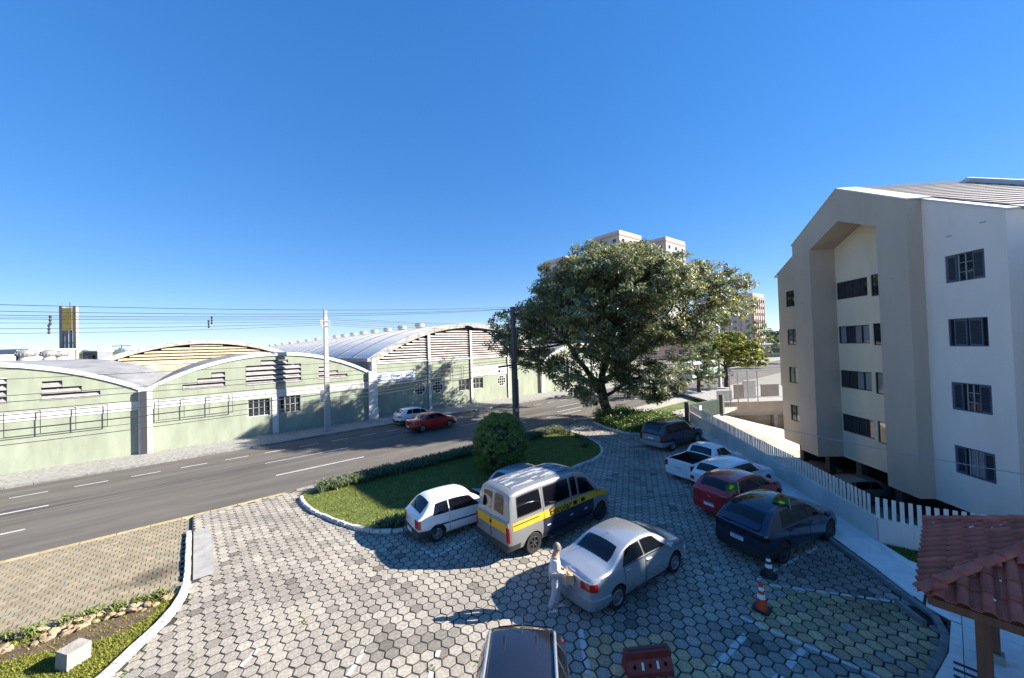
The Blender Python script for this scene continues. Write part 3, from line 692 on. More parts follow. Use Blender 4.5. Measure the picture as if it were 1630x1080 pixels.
# wire from the gate post along the fence
P = catenary(BC(33,11.3,1.5),BC(9.0,16.5,2.6),.45,20)
tag(MB().tube(P,.016,5).build('cable', mat('grey_cable',(0.35,0.35,0.36),0.6)), 'single grey wire hanging over the picket fence', 'cable')

# ================================================================ far things on the horizon
m_far_w = mat('far_white_wall', (0.432,0.432,0.432), 0.9, 0.08, 0.2)
m_far_g = mat('far_grey_wall', (0.176,0.184,0.200), 0.9, 0.1, 0.2)
m_ywall = mat('yellow_tank_wall', (0.544,0.376,0.080), 0.8, 0.1, 0.3)
wt = empty('water_tower', 'tall yellow and grey water tower on the left horizon', 'water tower', (-39.1,230.3,0), math.radians(-40))
for x in (-2.75,2.75): MB().box(x-.6,x+.6,-.5,.5,0,28.4).build('pylon', m_far_g if x < 0 else mat('far_beige_wall',(0.24,0.21,0.19),0.9,0.1,0.3), wt)
MB().box(-1.98,1.98,-.65,.65,18.5,27.6).build('tank', m_ywall, wt)
MB().box(-1.98,1.98,-.65,.65,0,9.0).build('base', m_ywall, wt)
for x in (-.9,.7): MB().box(x-.25,x+.25,-.4,.4,9.0,18.5).build('column', m_far_g, wt)
MB().box(-1.98,1.98,-.3,.3,13.3,13.7).build('tie_beam', m_far_g, wt)
for x in (-2.2,.4,.9): MB().bar((x,0,27.6),(x,0,30.2),.12,.12).build('aerial', m_far_g, wt)
def far_block(s, n, w, d, h, m, lab, rows=2, cols=6, rz=0.0, name='far_building', step=None):
    o = empty(name, lab, 'building', (s,n,0), rz)
    MB().box(-w/2,w/2,-d/2,d/2,0,h).build('wall', m, o)
    MB().box(-w/2-.2,w/2+.2,-d/2-.2,d/2+.2,h+.003,h+.5).build('roof', m_far_w, o)
    for r in range(rows):
        for c in range(cols):
            x = lerp(-w/2,w/2,(c+.5)/cols); z = lerp(0.5,h,(r+.5)/rows)
            MB().box(x-w/cols*.22,x+w/cols*.22,-d/2-.06,-d/2+.05,z-h/rows*.2,z+h/rows*.2).build('window', m_glass, o)
    return o
far_block(-57.5,206,16,14,8.6,m_far_w,'white low building at the far left edge of the horizon',1,4,math.radians(-40))
far_block(-46.5,222,15,14,10.6,m_far_w,'white low building just left of the water tower',2,5,math.radians(-40))
far_block(-32.0,236,6,6,9.6,m_far_g,'small grey block just right of the water tower',2,2,math.radians(-40))
ms = empty('mast', 'thin mast with a long crossbar on the left horizon', 'mast', (-26,245,0))
MB().tube([(0,0,0),(0,0,13.2)],.14,6).build('shaft', m_far_g, ms); MB().bar((-3.3,2.9,12.3),(3.3,-2.9,12.3),.25,.25).build('crossbar', m_far_g, ms)
far_block(13.5,262,7,8,11.5,m_far_g,'small dark building between the two arched roofs on the horizon',2,3,math.radians(-40))
def ridge(name, pts, h, m, n=160):
    mb = MB(); P = resample(pts, 6.0); prev = None
    for i,p in enumerate(P):
        hh = h*(.45+.55*abs(math.sin(i*.37)*math.cos(i*.151+1.3))+.25*random.random())
        cur = (p[0],p[1],hh)
        if prev: mb.raw([(prev[0],prev[1],-3),(cur[0],cur[1],-3),cur,prev,(prev[0]+20,prev[1]+24,-3),(cur[0]+20,cur[1]+24,-3),(cur[0]+14,cur[1]+17,hh*.9),(prev[0]+14,prev[1]+17,prev[2]*.9)],[(0,1,2,3),(3,2,6,7),(7,6,5,4)])
        prev = cur
    return tag(mb.build(name, m), kind='stuff')
m_farwood = mat('far_woodland', (0.05,0.065,0.05), 0.95, 0.4, 0.05)
ridge('far_woodland', [(-420,620),(-100,640),(120,560),(330,420),(520,260),(640,60),(700,-200)], 13.5, m_farwood)
hz2 = ridge('hills', [(-1700,2300),(-300,2300),(700,2100),(1500,1500),(2100,700),(2300,-200),(2200,-900)], 42, mat('far_hill',(0.10,0.13,0.16),0.95,0.3,0.01)); tag(hz2, kind='structure')

# apartment towers beyond the big tree
m_tow = mat('tower_beige', (0.380,0.360,0.330), 0.9, 0.06, 0.2); m_tows = mat('tower_salmon', (0.400,0.230,0.170), 0.9, 0.08, 0.2)
def tower(s, n, w, d, h, lab, rz, floors, cols, salmon=True):
    o = empty('apartment_tower', lab, 'building', (s,n,0), rz)
    MB().box(-w/2,w/2,-d/2,d/2,0,h).build('wall', m_tow, o)
    MB().box(-w/2-.15,w/2+.15,-d/2-.15,d/2+.15,h-1.6,h-1.0).build('frieze', m_tows, o)
    MB().box(-w/2,w/2,-d/2,d/2,h+.003,h+.35).build('roof', m_far_w, o)
    for face in (0,1):
        for c in range(cols):
            for r in range(floors):
                z = 1.8+r*(h-2.5)/floors; t = (c+.5)/cols
                if face == 0: x = lerp(-w/2,w/2,t); MB().box(x-.7,x+.7,-d/2-.05,-d/2+.1,z,z+1.3).build('window', m_glass, o)
                else: y = lerp(-d/2,d/2,t); MB().box(-w/2-.05,-w/2+.1,y-.7,y+.7,z,z+1.3).build('window', m_glass, o)
        if salmon:
            for c in range(cols+1):
                t = c/cols
                if face == 0: x = lerp(-w/2+.3,w/2-.3,t); MB().box(x-.28,x+.28,-d/2-.22,-d/2-.002,0,h-2.01).build('pilaster', m_tows, o)
                else: y = lerp(-d/2+.3,d/2-.3,t); MB().box(-w/2-.22,-w/2-.002,y-.28,y+.28,0,h-2.01).build('pilaster', m_tows, o)
    return o
tower(131.5,86.5,15,13.5,49.6,'tall beige apartment tower peeking above the big tree',math.radians(-2),14,3,False)
tower(144.5,75.0,15,14,46.4,'beige apartment tower with salmon edge right of the tallest one',math.radians(-2),13,3,False)
tower(112,97,13,12,39.4,'beige apartment tower top left of the big tree crown',math.radians(-2),11,3,False)
tower(199,69,14,26,27.0,'beige and salmon apartment block seen right of the big tree',math.radians(-2),8,5)
# ================================================================ apartment house on the right
FWD3 = Vector((0.64877,0.760985,0))
m_pale = mat('pale_grey_render', (0.860,0.740,0.630), 0.92, 0.06, 0.5, 0.25, 60, streak=(1,1,0.3))
m_taupe = mat('taupe_render', (0.530,0.425,0.325), 0.92, 0.07, 0.5, 0.25, 60, streak=(1,1,0.3))
m_cream = mat('cream_render', (0.800,0.650,0.460), 0.92, 0.06, 0.6, 0.25, 60, streak=(1,1,0.3))
m_shut = mat('blue_grey_shutter', (0.085,0.105,0.14), 0.55, 0.08, 8)
m_alu = mat('dark_window_frame', (0.03,0.032,0.036), 0.5)
m_ltfr = mat('light_window_bar', (0.30,0.32,0.33), 0.5)
m_curt = mat('curtain', (0.55,0.58,0.60), 0.9, 0.15, 3.0, streak=(14,14,0.3))
m_room = mat('room_interior', (0.03,0.028,0.026), 0.9)
m_rooft = mat('grey_roof_tile', (0.270,0.235,0.215), 0.85, 0.2, 1.5, 0.3, 12)
m_coping = mat('white_coping', (0.612,0.603,0.586), 0.8, 0.08, 2)
AX, AC = 23.47, 17.85
apt = empty('apartment_house', 'four storey taupe and pale grey apartment house with gabled portal on the right', 'building', BC(AX,AC,-3.0), math.radians(44))
Z0 = 3.0                                    # local z = world z + 3
def zz(z): return z+Z0
def gable(x0, x1, bot, drop=0.0, e=11.62, r=15.25, half=7.2):
    f = lambda x: zz(r-(r-e)*abs(x)/half-drop)
    pts = [(x0,zz(bot)),(x0,f(x0))]+([(0,f(0))] if x0 < 0 < x1 else [])+[(x1,f(x1)),(x1,zz(bot))]
    return pts
BOT = -0.95; DEP = -16.0
# local y = -(c-AC): facade at 0, portal at +.67, recess back at -.86
body = MB().prism(gable(-7.34,7.07,BOT), DEP, -.86, 'y').build('rear_block', [m_cream,m_cream], apt)
wr = MB().prism(gable(-7.34,-2.48,BOT), -.859, 0, 'y').build('pale_wing', [m_pale,m_pale], apt)
wl = MB().prism(gable(2.48,7.07,BOT), -.859, 0, 'y').build('taupe_wing', [m_taupe,m_taupe], apt)
inner = [(-2.479,zz(12.48)),(-2.479,zz(13.9)),(0,zz(15.0)),(2.479,zz(13.9)),(2.479,zz(12.48)),(0,zz(13.57))]
MB().prism(inner, -.859, 0, 'y').build('recess_soffit', m_taupe, apt)
outer = [(-4.14,zz(BOT)),(-4.14,zz(13.24)),(0,zz(15.46)),(4.14,zz(13.24)),(4.14,zz(BOT)),(2.48,zz(BOT)),(2.48,zz(12.48)),(0,zz(13.57)),(-2.48,zz(12.48)),(-2.48,zz(BOT))]
MB().prism(outer, .001, .67, 'y').build('portal', m_taupe, apt)
# copings on portal and verges
cp = MB()
for sx in (-1,1):
    cp.prism([(0,zz(15.462)),(sx*4.22,zz(13.202)),(sx*4.22,zz(13.27)),(0,zz(15.54))], -.4, .71, 'y')
cp.build('portal_coping', m_coping, apt)
for sx in (-1,1):
    k = (15.25-11.62)/7.2; a, b = sx*4.2, sx*7.40
    MB().prism([(a,zz(15.255-k*abs(a))),(b,zz(15.255-k*abs(b))),(b,zz(15.33-k*abs(b))),(a,zz(15.33-k*abs(a)))], -.5, .05, 'y').build('verge_coping', m_coping, apt)
# roof: two slopes with tile courses
rf = MB(); k = (15.25-11.62)/7.2
for sx in (-1,1):
    rf.prism([(0,zz(15.26)),(sx*7.42,zz(15.26-k*7.42)),(sx*7.42,zz(15.36-k*7.42)),(0,zz(15.36))], -16.2, -.5, 'y')
roof_o = rf.build('roof', m_rooft, apt)
for i in range(1,15):
    x = -7.42*i/15.0; z = 15.36-k*abs(x)
    MB().prism([(x-.06,zz(z-.06*k)),(x+.42,zz(z+.42*k)),(x+.42,zz(z+.42*k+.012)),(x-.06,zz(z-.06*k+.05))], -16.1, -.55, 'y').build('tile_course', m_rooft, roof_o)
MB().prism([(-.18,zz(15.31)),(.18,zz(15.31)),(.12,zz(15.47)),(-.12,zz(15.47))], -6.3, -.55, 'y').build('ridge_cap', m_coping, roof_o)
cp = MB()
for sx in (-1,1): cp.prism([(0,zz(15.4)),(sx*7.5,zz(15.4-k*7.5)),(sx*7.5,zz(15.66-k*7.5)),(0,zz(15.66))], -6.45, -6.2, 'y')
cp.build('party_wall_coping', m_coping, roof_o)

# windows: (x centre, width, z bottom, height, y of the wall, kind)
def shutters(root, x0, x1, z0, z1, y, leafs, glass_x, closed=False, curtain=False, pulled=None):
    w = empty_part('window', root)
    MB().box(x0+.002,x1-.002,y-.148,y-.142,z0+.002,z1-.002).build('room', m_room, w)
    fr = MB(); t = .05
    fr.box(x0+.002,x1-.002,y-.10,y-.03,z0+.002,z0+t); fr.box(x0+.002,x1-.002,y-.10,y-.03,z1-t,z1-.002); fr.box(x0+.002,x0+t,y-.10,y-.03,z0+t,z1-t); fr.box(x1-t,x1-.002,y-.10,y-.03,z0+t,z1-t)
    fr.build('frame', m_shut, w)
    for a,b in leafs:
        sh = MB(); sh.box(a,a+.05,y-.07,y-.03,z0+t,z1-t); sh.box(b-.05,b,y-.07,y-.03,z0+t,z1-t); sh.box(a+.05,b-.05,y-.07,y-.03,z0+t,z0+t+.06); sh.box(a+.05,b-.05,y-.07,y-.03,z1-t-.06,z1-t)
        nsl = 17
        for i in range(nsl):
            zc = lerp(z0+t+.09,z1-t-.09,i/(nsl-1)); sh.prism([(y-.070,zc-.006),(y-.066,zc-.012),(y-.036,zc+.020),(y-.040,zc+.026)],a+.05,b-.05,'x')
        sh.build('shutter', m_shut, w)
    if glass_x:
        a,b = glass_x; bars = MB(); n = 2
        for i in range(n+1): x = lerp(a,b,i/n); bars.box(x-.022,x+.022,y-.098,y-.075,z0+t,z1-t)
        for j in range(1,3):
            z = lerp(z0,z1,j/3)
            for i in range(n): bars.box(lerp(a,b,i/n)+.023,lerp(a,b,(i+1)/n)-.023,y-.095,y-.078,z-.014,z+.014)
        bars.build('glazing_bars', m_ltfr, w)
        for i in range(n):
            for j in range(3):
                MB().box(lerp(a,b,i/n)+.01,lerp(a,b,(i+1)/n)-.01,y-.112,y-.106,lerp(z0,z1,j/3)+.01,lerp(z0,z1,(j+1)/3)-.01).build('pane', m_glass if not curtain else m_paneclear, w)
        if curtain: MB().box(a+.02,b-.02,y-.13,y-.122,z0+t,z1-t).build('curtain', m_curt, w)
    return w
def empty_part(name, root):
    o = bpy.data.objects.new(name, None); COL.objects.link(o); o.parent = root; o.empty_display_size = .1; return o
m_paneclear = mat('clear_glass', (0.9,0.9,0.9), 0.02); m_paneclear.node_tree.nodes['Principled BSDF'].inputs['Transmission Weight'].default_value = 1.0
def alu_window(root, x0, x1, z0, z1, y, panels, curtain=None, lit=None, dep=.10):
    w = empty_part('window', root)
    MB().box(x0+.002,x1-.002,y-.148,y-.142,z0+.002,z1-.002).build('room', m_room, w)
    fr = MB(); t = .045
    fr.box(x0+.002,x1-.002,y-.09,y-.04,z0+.002,z0+t); fr.box(x0+.002,x1-.002,y-.09,y-.04,z1-t,z1-.002)
    for i in range(panels+1):
        x = lerp(x0+.025,x1-.025,i/panels); fr.box(x-.022,x+.022,y-.09,y-.04,z0+t,z1-t)
    fr.build('frame', m_alu, w)
    for i in range(panels):
        a, b = lerp(x0+.025,x1-.025,i/panels)+.022, lerp(x0+.025,x1-.025,(i+1)/panels)-.022
        cu = curtain and i in curtain
        MB().box(a,b,y-.07,y-.064,z0+t,z1-t).build('pane', m_paneclear if cu else m_glass, w)
        if cu: MB().box(a+.01,b-.01,y-.13,y-.122,z0+t,z1-t).build('curtain', m_curt, w)
    return w
rows_w = [(0.62,1.84),(3.41,4.63),(6.21,7.43),(9.03,10.24)]
c1_ = MB(); c2_ = MB(); c3_ = MB()
RX = (16.90-AX, 18.42-AX); LX = (28.58-AX, 29.62-AX)
for z0,z1 in rows_w:
    c1_.box(RX[0],RX[1],-.15,.3,zz(z0),zz(z1),1); c2_.box(LX[0],LX[1],-.15,.3,zz(z0+.06),zz(z1),1)
    c3_.box(.12,2.44,-.86-.15,-.5,zz(z0+.12),zz(z1),1); c3_.box(-.84,-.12,-.86-.15,-.5,zz(z0+.02),zz(z1+.05),1)
cut(wr,c1_); cut(wl,c2_); cut(body,c3_)
for i,(z0,z1) in enumerate(rows_w):
    a,b = RX
    # x grows away from the camera, so the leaf seen on the right has the smaller x
    if i == 2: shutters(apt,a,b,zz(z0),zz(z1),0,[(a+.22,a+.72),(a+.80,a+1.30)],None)
    elif i == 3: shutters(apt,a,b,zz(z0),zz(z1),0,[(a+.05,a+.46),(a+1.08,b-.05)],(a+.48,a+1.04))
    elif i == 1: shutters(apt,a,b,zz(z0),zz(z1),0,[(a+.05,a+.46),(a+1.08,b-.05)],(a+.48,a+.95))
    else: shutters(apt,a,b,zz(z0),zz(z1),0,[(a+.05,a+.42),(a+1.10,b-.05)],(a+.44,a+1.0),curtain=True)
    alu_window(apt,LX[0],LX[1],zz(z0+.06),zz(z1),0,2,curtain=(0,) if i in (0,1) else None)
    alu_window(apt,.12,2.44,zz(z0+.12),zz(z1),-.86,4,curtain={2:(0,1,3),1:(0,1)}.get(i))
    alu_window(apt,-.84,-.12,zz(z0+.02),zz(z1+.05),-.86,1,curtain=(0,) if i == 1 else None)
for x,z in ((-5.3,11.1),(-6.6,11.3),(-3.3,9.6),(3.3,9.1),(1.4,10.7),(-.4,10.8)):
    MB().bar((x-.09,.005 if abs(x) > 4.1 else .672,zz(z)),(x+.09,.06 if abs(x) > 4.1 else .73,zz(z)),.02,.03).build('drip_spout', m_ltfr, apt) if abs(x) > 2.5 else None
m_garshade = mat('garage_shade', (0.06,0.055,0.05), 0.9, 0.2, 1)  # shade under the house, put into the colour of floor, pillars and walls
MB().box(-7.1,6.7,-15.4,-1.4,.004,.02).build('garage_floor', m_garshade, apt)
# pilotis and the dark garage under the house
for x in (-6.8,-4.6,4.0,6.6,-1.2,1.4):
    MB().box(x-.2,x+.2,-1.3,-.9,0,zz(BOT)-.002).build('pillar', m_garshade, apt)
    MB().box(x-.2,x+.2,-7.3,-6.9,0,zz(BOT)-.002).build('pillar', m_garshade, apt)
MB().box(-7.3,7.0,-15.8,-15.5,0,zz(BOT)-.002).build('garage_wall', m_garshade, apt)
for x in (6.75,-7.2): MB().box(x,x+.2,-15.4,-1.5,0,zz(BOT)-.002).build('garage_wall', m_garshade, apt)
# the neighbouring block of the same estate, just outside the right edge, which shades the car park
nb = empty('apartment_house', 'neighbouring pale apartment block past the right edge', 'building', BC(6.8,AC,-3.0), math.radians(44))
MB().prism([(-6.2,2.0),(-6.2,zz(8.6)),(-1.2,zz(9.9)),(6.2,zz(9.9)),(6.2,2.0)], -12, 0, 'y').build('wall', m_pale, nb)
MB().box(-6.3,6.3,-12.1,-.2,zz(9.92),zz(10.1)).build('roof', m_rooft, nb)
for x in (-5.6,0,5.6): MB().box(x-.2,x+.2,-1.2,-.8,0,1.998).build('pillar', m_pale, nb)

MB().box(6.2,9.3,-10.5,-2.75,0,zz(10.6)).build('unseen_block', m_pale, nb)  # unseen mass added to close the lit strip between the two house shadows
# ---------------------------------------------------------------- yard behind the fence, ramp and terrace
m_yard = mat('yard_concrete', (0.240,0.224,0.200), 0.9, 0.25, 0.7, 0.4, 15)
yard = MB().face([BC(8,9,-3.06),BC(50,11.0,-3.06),BC(50,40,-3.06),BC(8,40,-3.06)]).build('courtyard', m_yard); tag(yard, kind='structure')
rv = [Vector((31.3,14.15,-.12)),Vector((37.1,13.9,-.2)),Vector((41.2,14.7,-1.0)),Vector((46.8,9.8,-3.0)),BC(29,21,-3.02),BC(26.2,11.9,-3.02),BC(29.5,11.85,-1.7)]
tag(MB().raw(rv,[(0,6,1),(6,5,4),(6,4,1),(1,4,3),(1,3,2)]).build('ramp', mat('ramp_concrete',(0.345,0.323,0.277),0.9,0.2,0.9,0.4,15)), kind='structure')
m_beige = mat('beige_wall_paint', (0.390,0.328,0.273), 0.9, 0.1, 0.8)
ter = empty('terrace', 'beige raised parking terrace beyond the gate with thin posts', 'terrace', (41.2,14.7,0))
def TW(t, off=0.0, z=0.0):     # along the terrace wall, offset towards the yard
    d = Vector((6.0,-5.15,0)).normalized(); n = Vector((-d.y,d.x,0))*-1
    return d*t+n*off+Vector((0,0,z))
def tbox(t0,t1,o0,o1,z0,z1,name,m):
    vs = [TW(t,o,z) for z in (z0,z1) for t,o in ((t0,o0),(t1,o0),(t1,o1),(t0,o1))]
    return MB().raw(vs,[(0,1,2,3),(7,6,5,4),(0,4,5,1),(1,5,6,2),(2,6,7,3),(3,7,4,0)]).build(name, m, ter)
tbox(-1.2,16,-.02,.25,-.66,.42,'fascia',m_beige); tbox(-1.2,16,.02,.18,-.95,-.662,'beam',m_conc); tbox(-1.0,16,-.6,-.4,-3.1,-.2,'lower_wall',m_beige)
tbox(-1.2,16,-12,-.03,.2,.38,'deck',m_conc)
for t in (4.7,6.0,8): tbox(t-.18,t+.18,-.3,.16,-3.1,-.952,'pillar',m_conc)
for t in (0.2,1.0,2.0,3.0,6.3,7.6): tbox(t-.035,t+.035,.05,.12,.422,3.5,'post',m_galv)
tbox(.2,7.6,.06,.10,3.502,3.55,'rail',m_galv); tbox(.2,7.6,.06,.10,.80,.83,'rail',m_galv)
tbox(1.9,2.9,-2.2,-2.0,.381,1.9,'low_wall',m_beige); tbox(3.0,4.3,-2.4,-2.2,.381,2.3,'low_wall',m_coping); tbox(5.6,7.5,-3.4,-3.2,.381,1.7,'low_wall',m_beige); tbox(-.6,.9,-1.0,-.8,.381,1.5,'low_wall',m_coping)
# gate
m_gate = mat('dark_green_bar', (0.06,0.09,0.07), 0.6)
gt = empty('gate', 'dark green sliding bar gate with white plate at the top of the ramp', 'gate', (31.4,14.2,0))
gx = Vector((5.6,-.3,0)); gd = gx.normalized()
MB().bar((0,0,.05),gx+Vector((0,0,-.15)),.05,.08).build('bottom_rail', m_whitew, gt); MB().bar((0,0,1.45),gx+Vector((0,0,1.3)),.05,.06).build('top_rail', m_gate, gt)
for i in range(57):
    p = gx*(i/56.0); MB().bar(p+Vector((0,0,.06-.2*i/56)),p+Vector((0,0,1.44-.15*i/56)),.05,.05).build('bar', m_gate, gt)
MB().box(1.5,1.95,-.17,-.12,.75,1.15).build('plate', m_coping, gt)
for p, lab in (((31.25,14.3),'dark left gate post at the corner of the picket fence'),((37.25,13.85),'dark right gate post against the terrace')):
    tag(MB().box(p[0]-.17,p[0]+.17,p[1]-.17,p[1]+.17,-.5,1.68).build('gate_post', mat('dark_post',(0.10,0.09,0.08),0.8,0.2,4)), lab, 'post')

# ---------------------------------------------------------------- picket fence on its low wall
m_fw = mat('fence_wall_paint', (0.660,0.590,0.530), 0.9, 0.10, 0.9, 0.2, 40, streak=(1,1,0.4))
m_pick = mat('cream_picket_paint', (0.700,0.630,0.540), 0.8, 0.08, 4, rnd=0.06)
F = [(31.2,14.05),(16.86,1.66)]
F2 = spline([(16.86,1.66),(16.98,.75),(17.35,-.4),(18.2,-2.2)],8)
def fence(P, lab, h0, h1, p1, spacing, pw, zb=-3.2):
    root = empty('picket_fence', lab, 'fence', (P[0][0],P[0][1],0)); O = Vector((P[0][0],P[0][1],0))
    L = sum(math.hypot(b[0]-a[0],b[1]-a[1]) for a,b in zip(P,P[1:])); w = MB(); acc = 0
    cp = MB()
    for a,b in zip(P,P[1:]):
        d = Vector((b[0]-a[0],b[1]-a[1],0)); l = d.length; d.normalize(); n = Vector((-d.y,d.x,0))
        A = Vector((a[0],a[1],0))-O; B = Vector((b[0],b[1],0))-O; za, zb_ = lerp(h0,h1,acc/L), lerp(h0,h1,(acc+l)/L)
        vs = [A-n*.08+Vector((0,0,zb)),B-n*.08+Vector((0,0,zb)),B+n*.08+Vector((0,0,zb)),A+n*.08+Vector((0,0,zb)),A-n*.08+Vector((0,0,za)),B-n*.08+Vector((0,0,zb_)),B+n*.08+Vector((0,0,zb_)),A+n*.08+Vector((0,0,za))]
        w.raw(vs,[(0,3,2,1),(4,5,6,7),(0,1,5,4),(1,2,6,5),(2,3,7,6),(3,0,4,7)]); acc += l
    w.build('low_wall', m_fw, root)
    pk = MB().box(-pw/2,pw/2,-.014,.014,0,1).mesh('picket',[m_pick]); acc = 0
    pts = resample(P, spacing)
    for i,p in enumerate(pts[:-1]):
        q = pts[i+1]; ang = math.atan2(q[1]-p[1],q[0]-p[0]); t = (i*spacing)/L
        o = add('picket', pk, root, (p[0]-O.x,p[1]-O.y,lerp(h0,h1,t)+.001), (random.gauss(0,.006),random.gauss(0,.006),ang), (1,1,lerp(p1[0],p1[1],t)*random.uniform(.985,1.01)))
    return root
fence(F, 'long cream picket fence on a low white wall beside the car park', 0.92, 0.86, (.55,.66), .186, .098)
fence(F2, 'short curved picket fence section behind the tiled kiosk roof', 0.86, 0.80, (.66,.70), .186, .098)

# ---------------------------------------------------------------- white slab walk between kerb and fence
KR = [(30.6,14.0),(26.4,11.2),(23.45,8.44),(18.37,4.78),(15.86,2.62),(14.58,1.48),(13.5,.6),(13.25,.22),(11.93,.28),(10.98,.45),(8.0,.95),(4,1.6)]
WALK = KR[:8]+[(11.93,.28),(10.98,.45),(8.0,.95),(8.0,-5),(17,-5),(17.4,-.6),(15.9,.55),(15.95,.95),(16.72,1.62),(31.05,14.0)]
wk = MB().prism(WALK, -.3, .105, 'z').build('pavement', m_joint); tag(wk, kind='structure')
def slab(poly, z0=.106, z1=.128):
    c = poly
    if len(c) < 3: return
    ar = abs(sum(c[i][0]*c[(i+1)%len(c)][1]-c[(i+1)%len(c)][0]*c[i][1] for i in range(len(c))))/2
    if ar < .02: return
    MB().prism(c, z0, z1+random.uniform(-.003,.003), 'z').build('slab', m_tile_w, wk)
# slabs laid square to the kerb along the cars, square to the kiosk in front of it
def grid_slabs(ang, size, gap, regions):
    ca, sa = math.cos(ang), math.sin(ang)
    for reg in regions:
        u = [p[0]*ca+p[1]*sa for p in reg]; v = [-p[0]*sa+p[1]*ca for p in reg]
        for i in range(int(min(u)//size[0]), int(max(u)//size[0])+1):
            for j in range(int(min(v)//size[1]), int(max(v)//size[1])+1):
                q = [((i+a)*size[0]+gap*(1-2*a), (j+b)*size[1]+gap*(1-2*b)) for a,b in ((0,0),(1,0),(1,1),(0,1))]
                q = [(x*ca-y*sa, x*sa+y*ca) for x,y in q]
                slab(clip_convex(q, reg))
regs = []
for (a,b),(c,d) in (((30.4,13.78),(26.55,11.2)),((26.55,11.2),(23.6,8.42)),((23.6,8.42),(18.5,4.77)),((18.5,4.77),(15.98,2.6)),((15.98,2.6),(14.7,1.46)),((14.7,1.46),(13.66,.62))):
    fx = lambda x,y: (lambda t: (lerp(31.05,16.72,t), lerp(13.95,1.6,t)))(min(1,max(0,(31.05-x+13.95-y)/(31.05-16.72+13.95-1.6)-.02)))
    p, q = fx(a,b), fx(c,d)
    if c < 15: q = (16.0,.95)
    if a < 15: p = (16.0,.95); q = (15.9,.56)
    poly = [(a,b),(c,d),q,p]
    if abs(p[0]-q[0])+abs(p[1]-q[1]) < .02: poly = poly[:3]
    ar = sum(poly[i][0]*poly[(i+1)%len(poly)][1]-poly[(i+1)%len(poly)][0]*poly[i][1] for i in range(len(poly)))
    regs.append(poly if ar > 0 else poly[::-1])
grid_slabs(math.radians(41), (1.0,.95), .006, regs)
grid_slabs(0.0, (.95,.95), .006, [[(13.6,.56),(13.35,.18),(13.35,-5),(17,-5),(17.3,-.6),(15.88,.53)],[(8.05,-5),(11.945,-5),(11.945,.2),(8.05,.85)],[(11.955,-5),(13.34,-5),(13.34,.16),(11.955,.2)]])
kerb_run('kerb', KR[::-1], .14, -.3, .125, .8, m_kerbg, None, .006)
dr = empty('storm_drain', 'dark open storm drain in the kerb corner near the kiosk', 'drain', (13.35,.65,0))
MB().box(-.35,.25,-.13,.20,-.02,.012).build('opening', m_dark, dr, loc=(0,0,0), rot=(0,0,math.radians(41))); MB().box(-.42,.34,.21,.30,-.02,.13).build('lintel', m_kerbg, dr, rot=(0,0,math.radians(41)))
tag(MB().prism([(16.72,1.5),(15.98,.92),(15.92,.57),(17.1,-.5),(16.95,.5)],-.3,.10,'z').build('lawn', m_grassb), kind='structure')
grass('grass', [(16.72,1.5),(15.98,.92),(15.92,.57),(17.1,-.5),(16.95,.5)], (15.9,17.1,-.5,1.6), 2500, .06, .10, (.9,.95,.8), None)
for i,(x,lab) in enumerate(((11.2,'left'),(11.43,'middle'),(11.66,'right'))):
    tag(MB().box(x-.035,x+.035,-.55,.14,.131,.142).build('rubber_strip', m_black), f'{lab} dark strip of three on the white slabs below the kiosk', 'strip')

# ================================================================ tiled kiosk at the lower right
m_clay = mat('clay_roof_tile', (0.360,0.095,0.060), 0.8, 0.28, 3.0, 0.4, 25, rnd=0.22)
m_lich = mat('lichen', (0.55,0.55,0.50), 0.9)
m_brown = mat('brown_painted_timber', (0.13,0.055,0.03), 0.6, 0.2, 4, streak=(3,3,.3))
KX0, KX1, KY0, KY1 = 9.08, 12.55, -3.25, .40
kx, ky = (KX0+KX1)/2, (KY0+KY1)/2; ZE, ZA = 2.58, 3.74
ks = empty('tiled_kiosk', 'open kiosk with red clay tile hip roof and brown posts', 'kiosk', (kx,ky,0))
hw, hd = (KX1-KX0)/2, (KY1-KY0)/2
MB().raw([(-hw+.04,-hd+.04,ZE-.06),(hw-.04,-hd+.04,ZE-.06),(hw-.04,hd-.04,ZE-.06),(-hw+.04,hd-.04,ZE-.06),(0,0,ZA-.07)],[(0,1,4),(1,2,4),(2,3,4),(3,0,4),(3,2,1,0)]).build('roof_deck', m_brown, ks)
fb = MB(); fb.box(-hw+.06,hw-.06,hd-.09,hd-.04,ZE-.20,ZE-.07); fb.box(-hw+.06,hw-.06,-hd+.04,-hd+.09,ZE-.20,ZE-.07); fb.box(-hw+.04,-hw+.09,-hd+.09,hd-.09,ZE-.20,ZE-.07); fb.box(hw-.09,hw-.04,-hd+.09,hd-.09,ZE-.20,ZE-.07)
fb.build('fascia', m_brown, ks)
def pan_tile(wd=.262, ln=.40):
    mb = MB(); n = 8; top = []; 
    xs = [(-.52,.004),(-.30,.0),(-.26,.02),(-.22,.055),(-.12,.078),(.0,.084),(.12,.078),(.22,.055),(.26,.02),(.30,.0),(.52,.002)]
    up = [(x*wd,0.0,z+.030) for x,z in xs]; dn = [(x*wd,ln,z*.9) for x,z in xs]
    lo = [(x,y,z-.016) for x,y,z in up]; K = len(xs)
    mb.raw(up+dn+lo, [(i,i+1,K+i+1,K+i) for i in range(K-1)]+[(2*K+i,2*K+i+1,i+1,i) for i in range(K-1)])
    return mb.mesh('tile', [m_clay], 50)
tl = pan_tile()
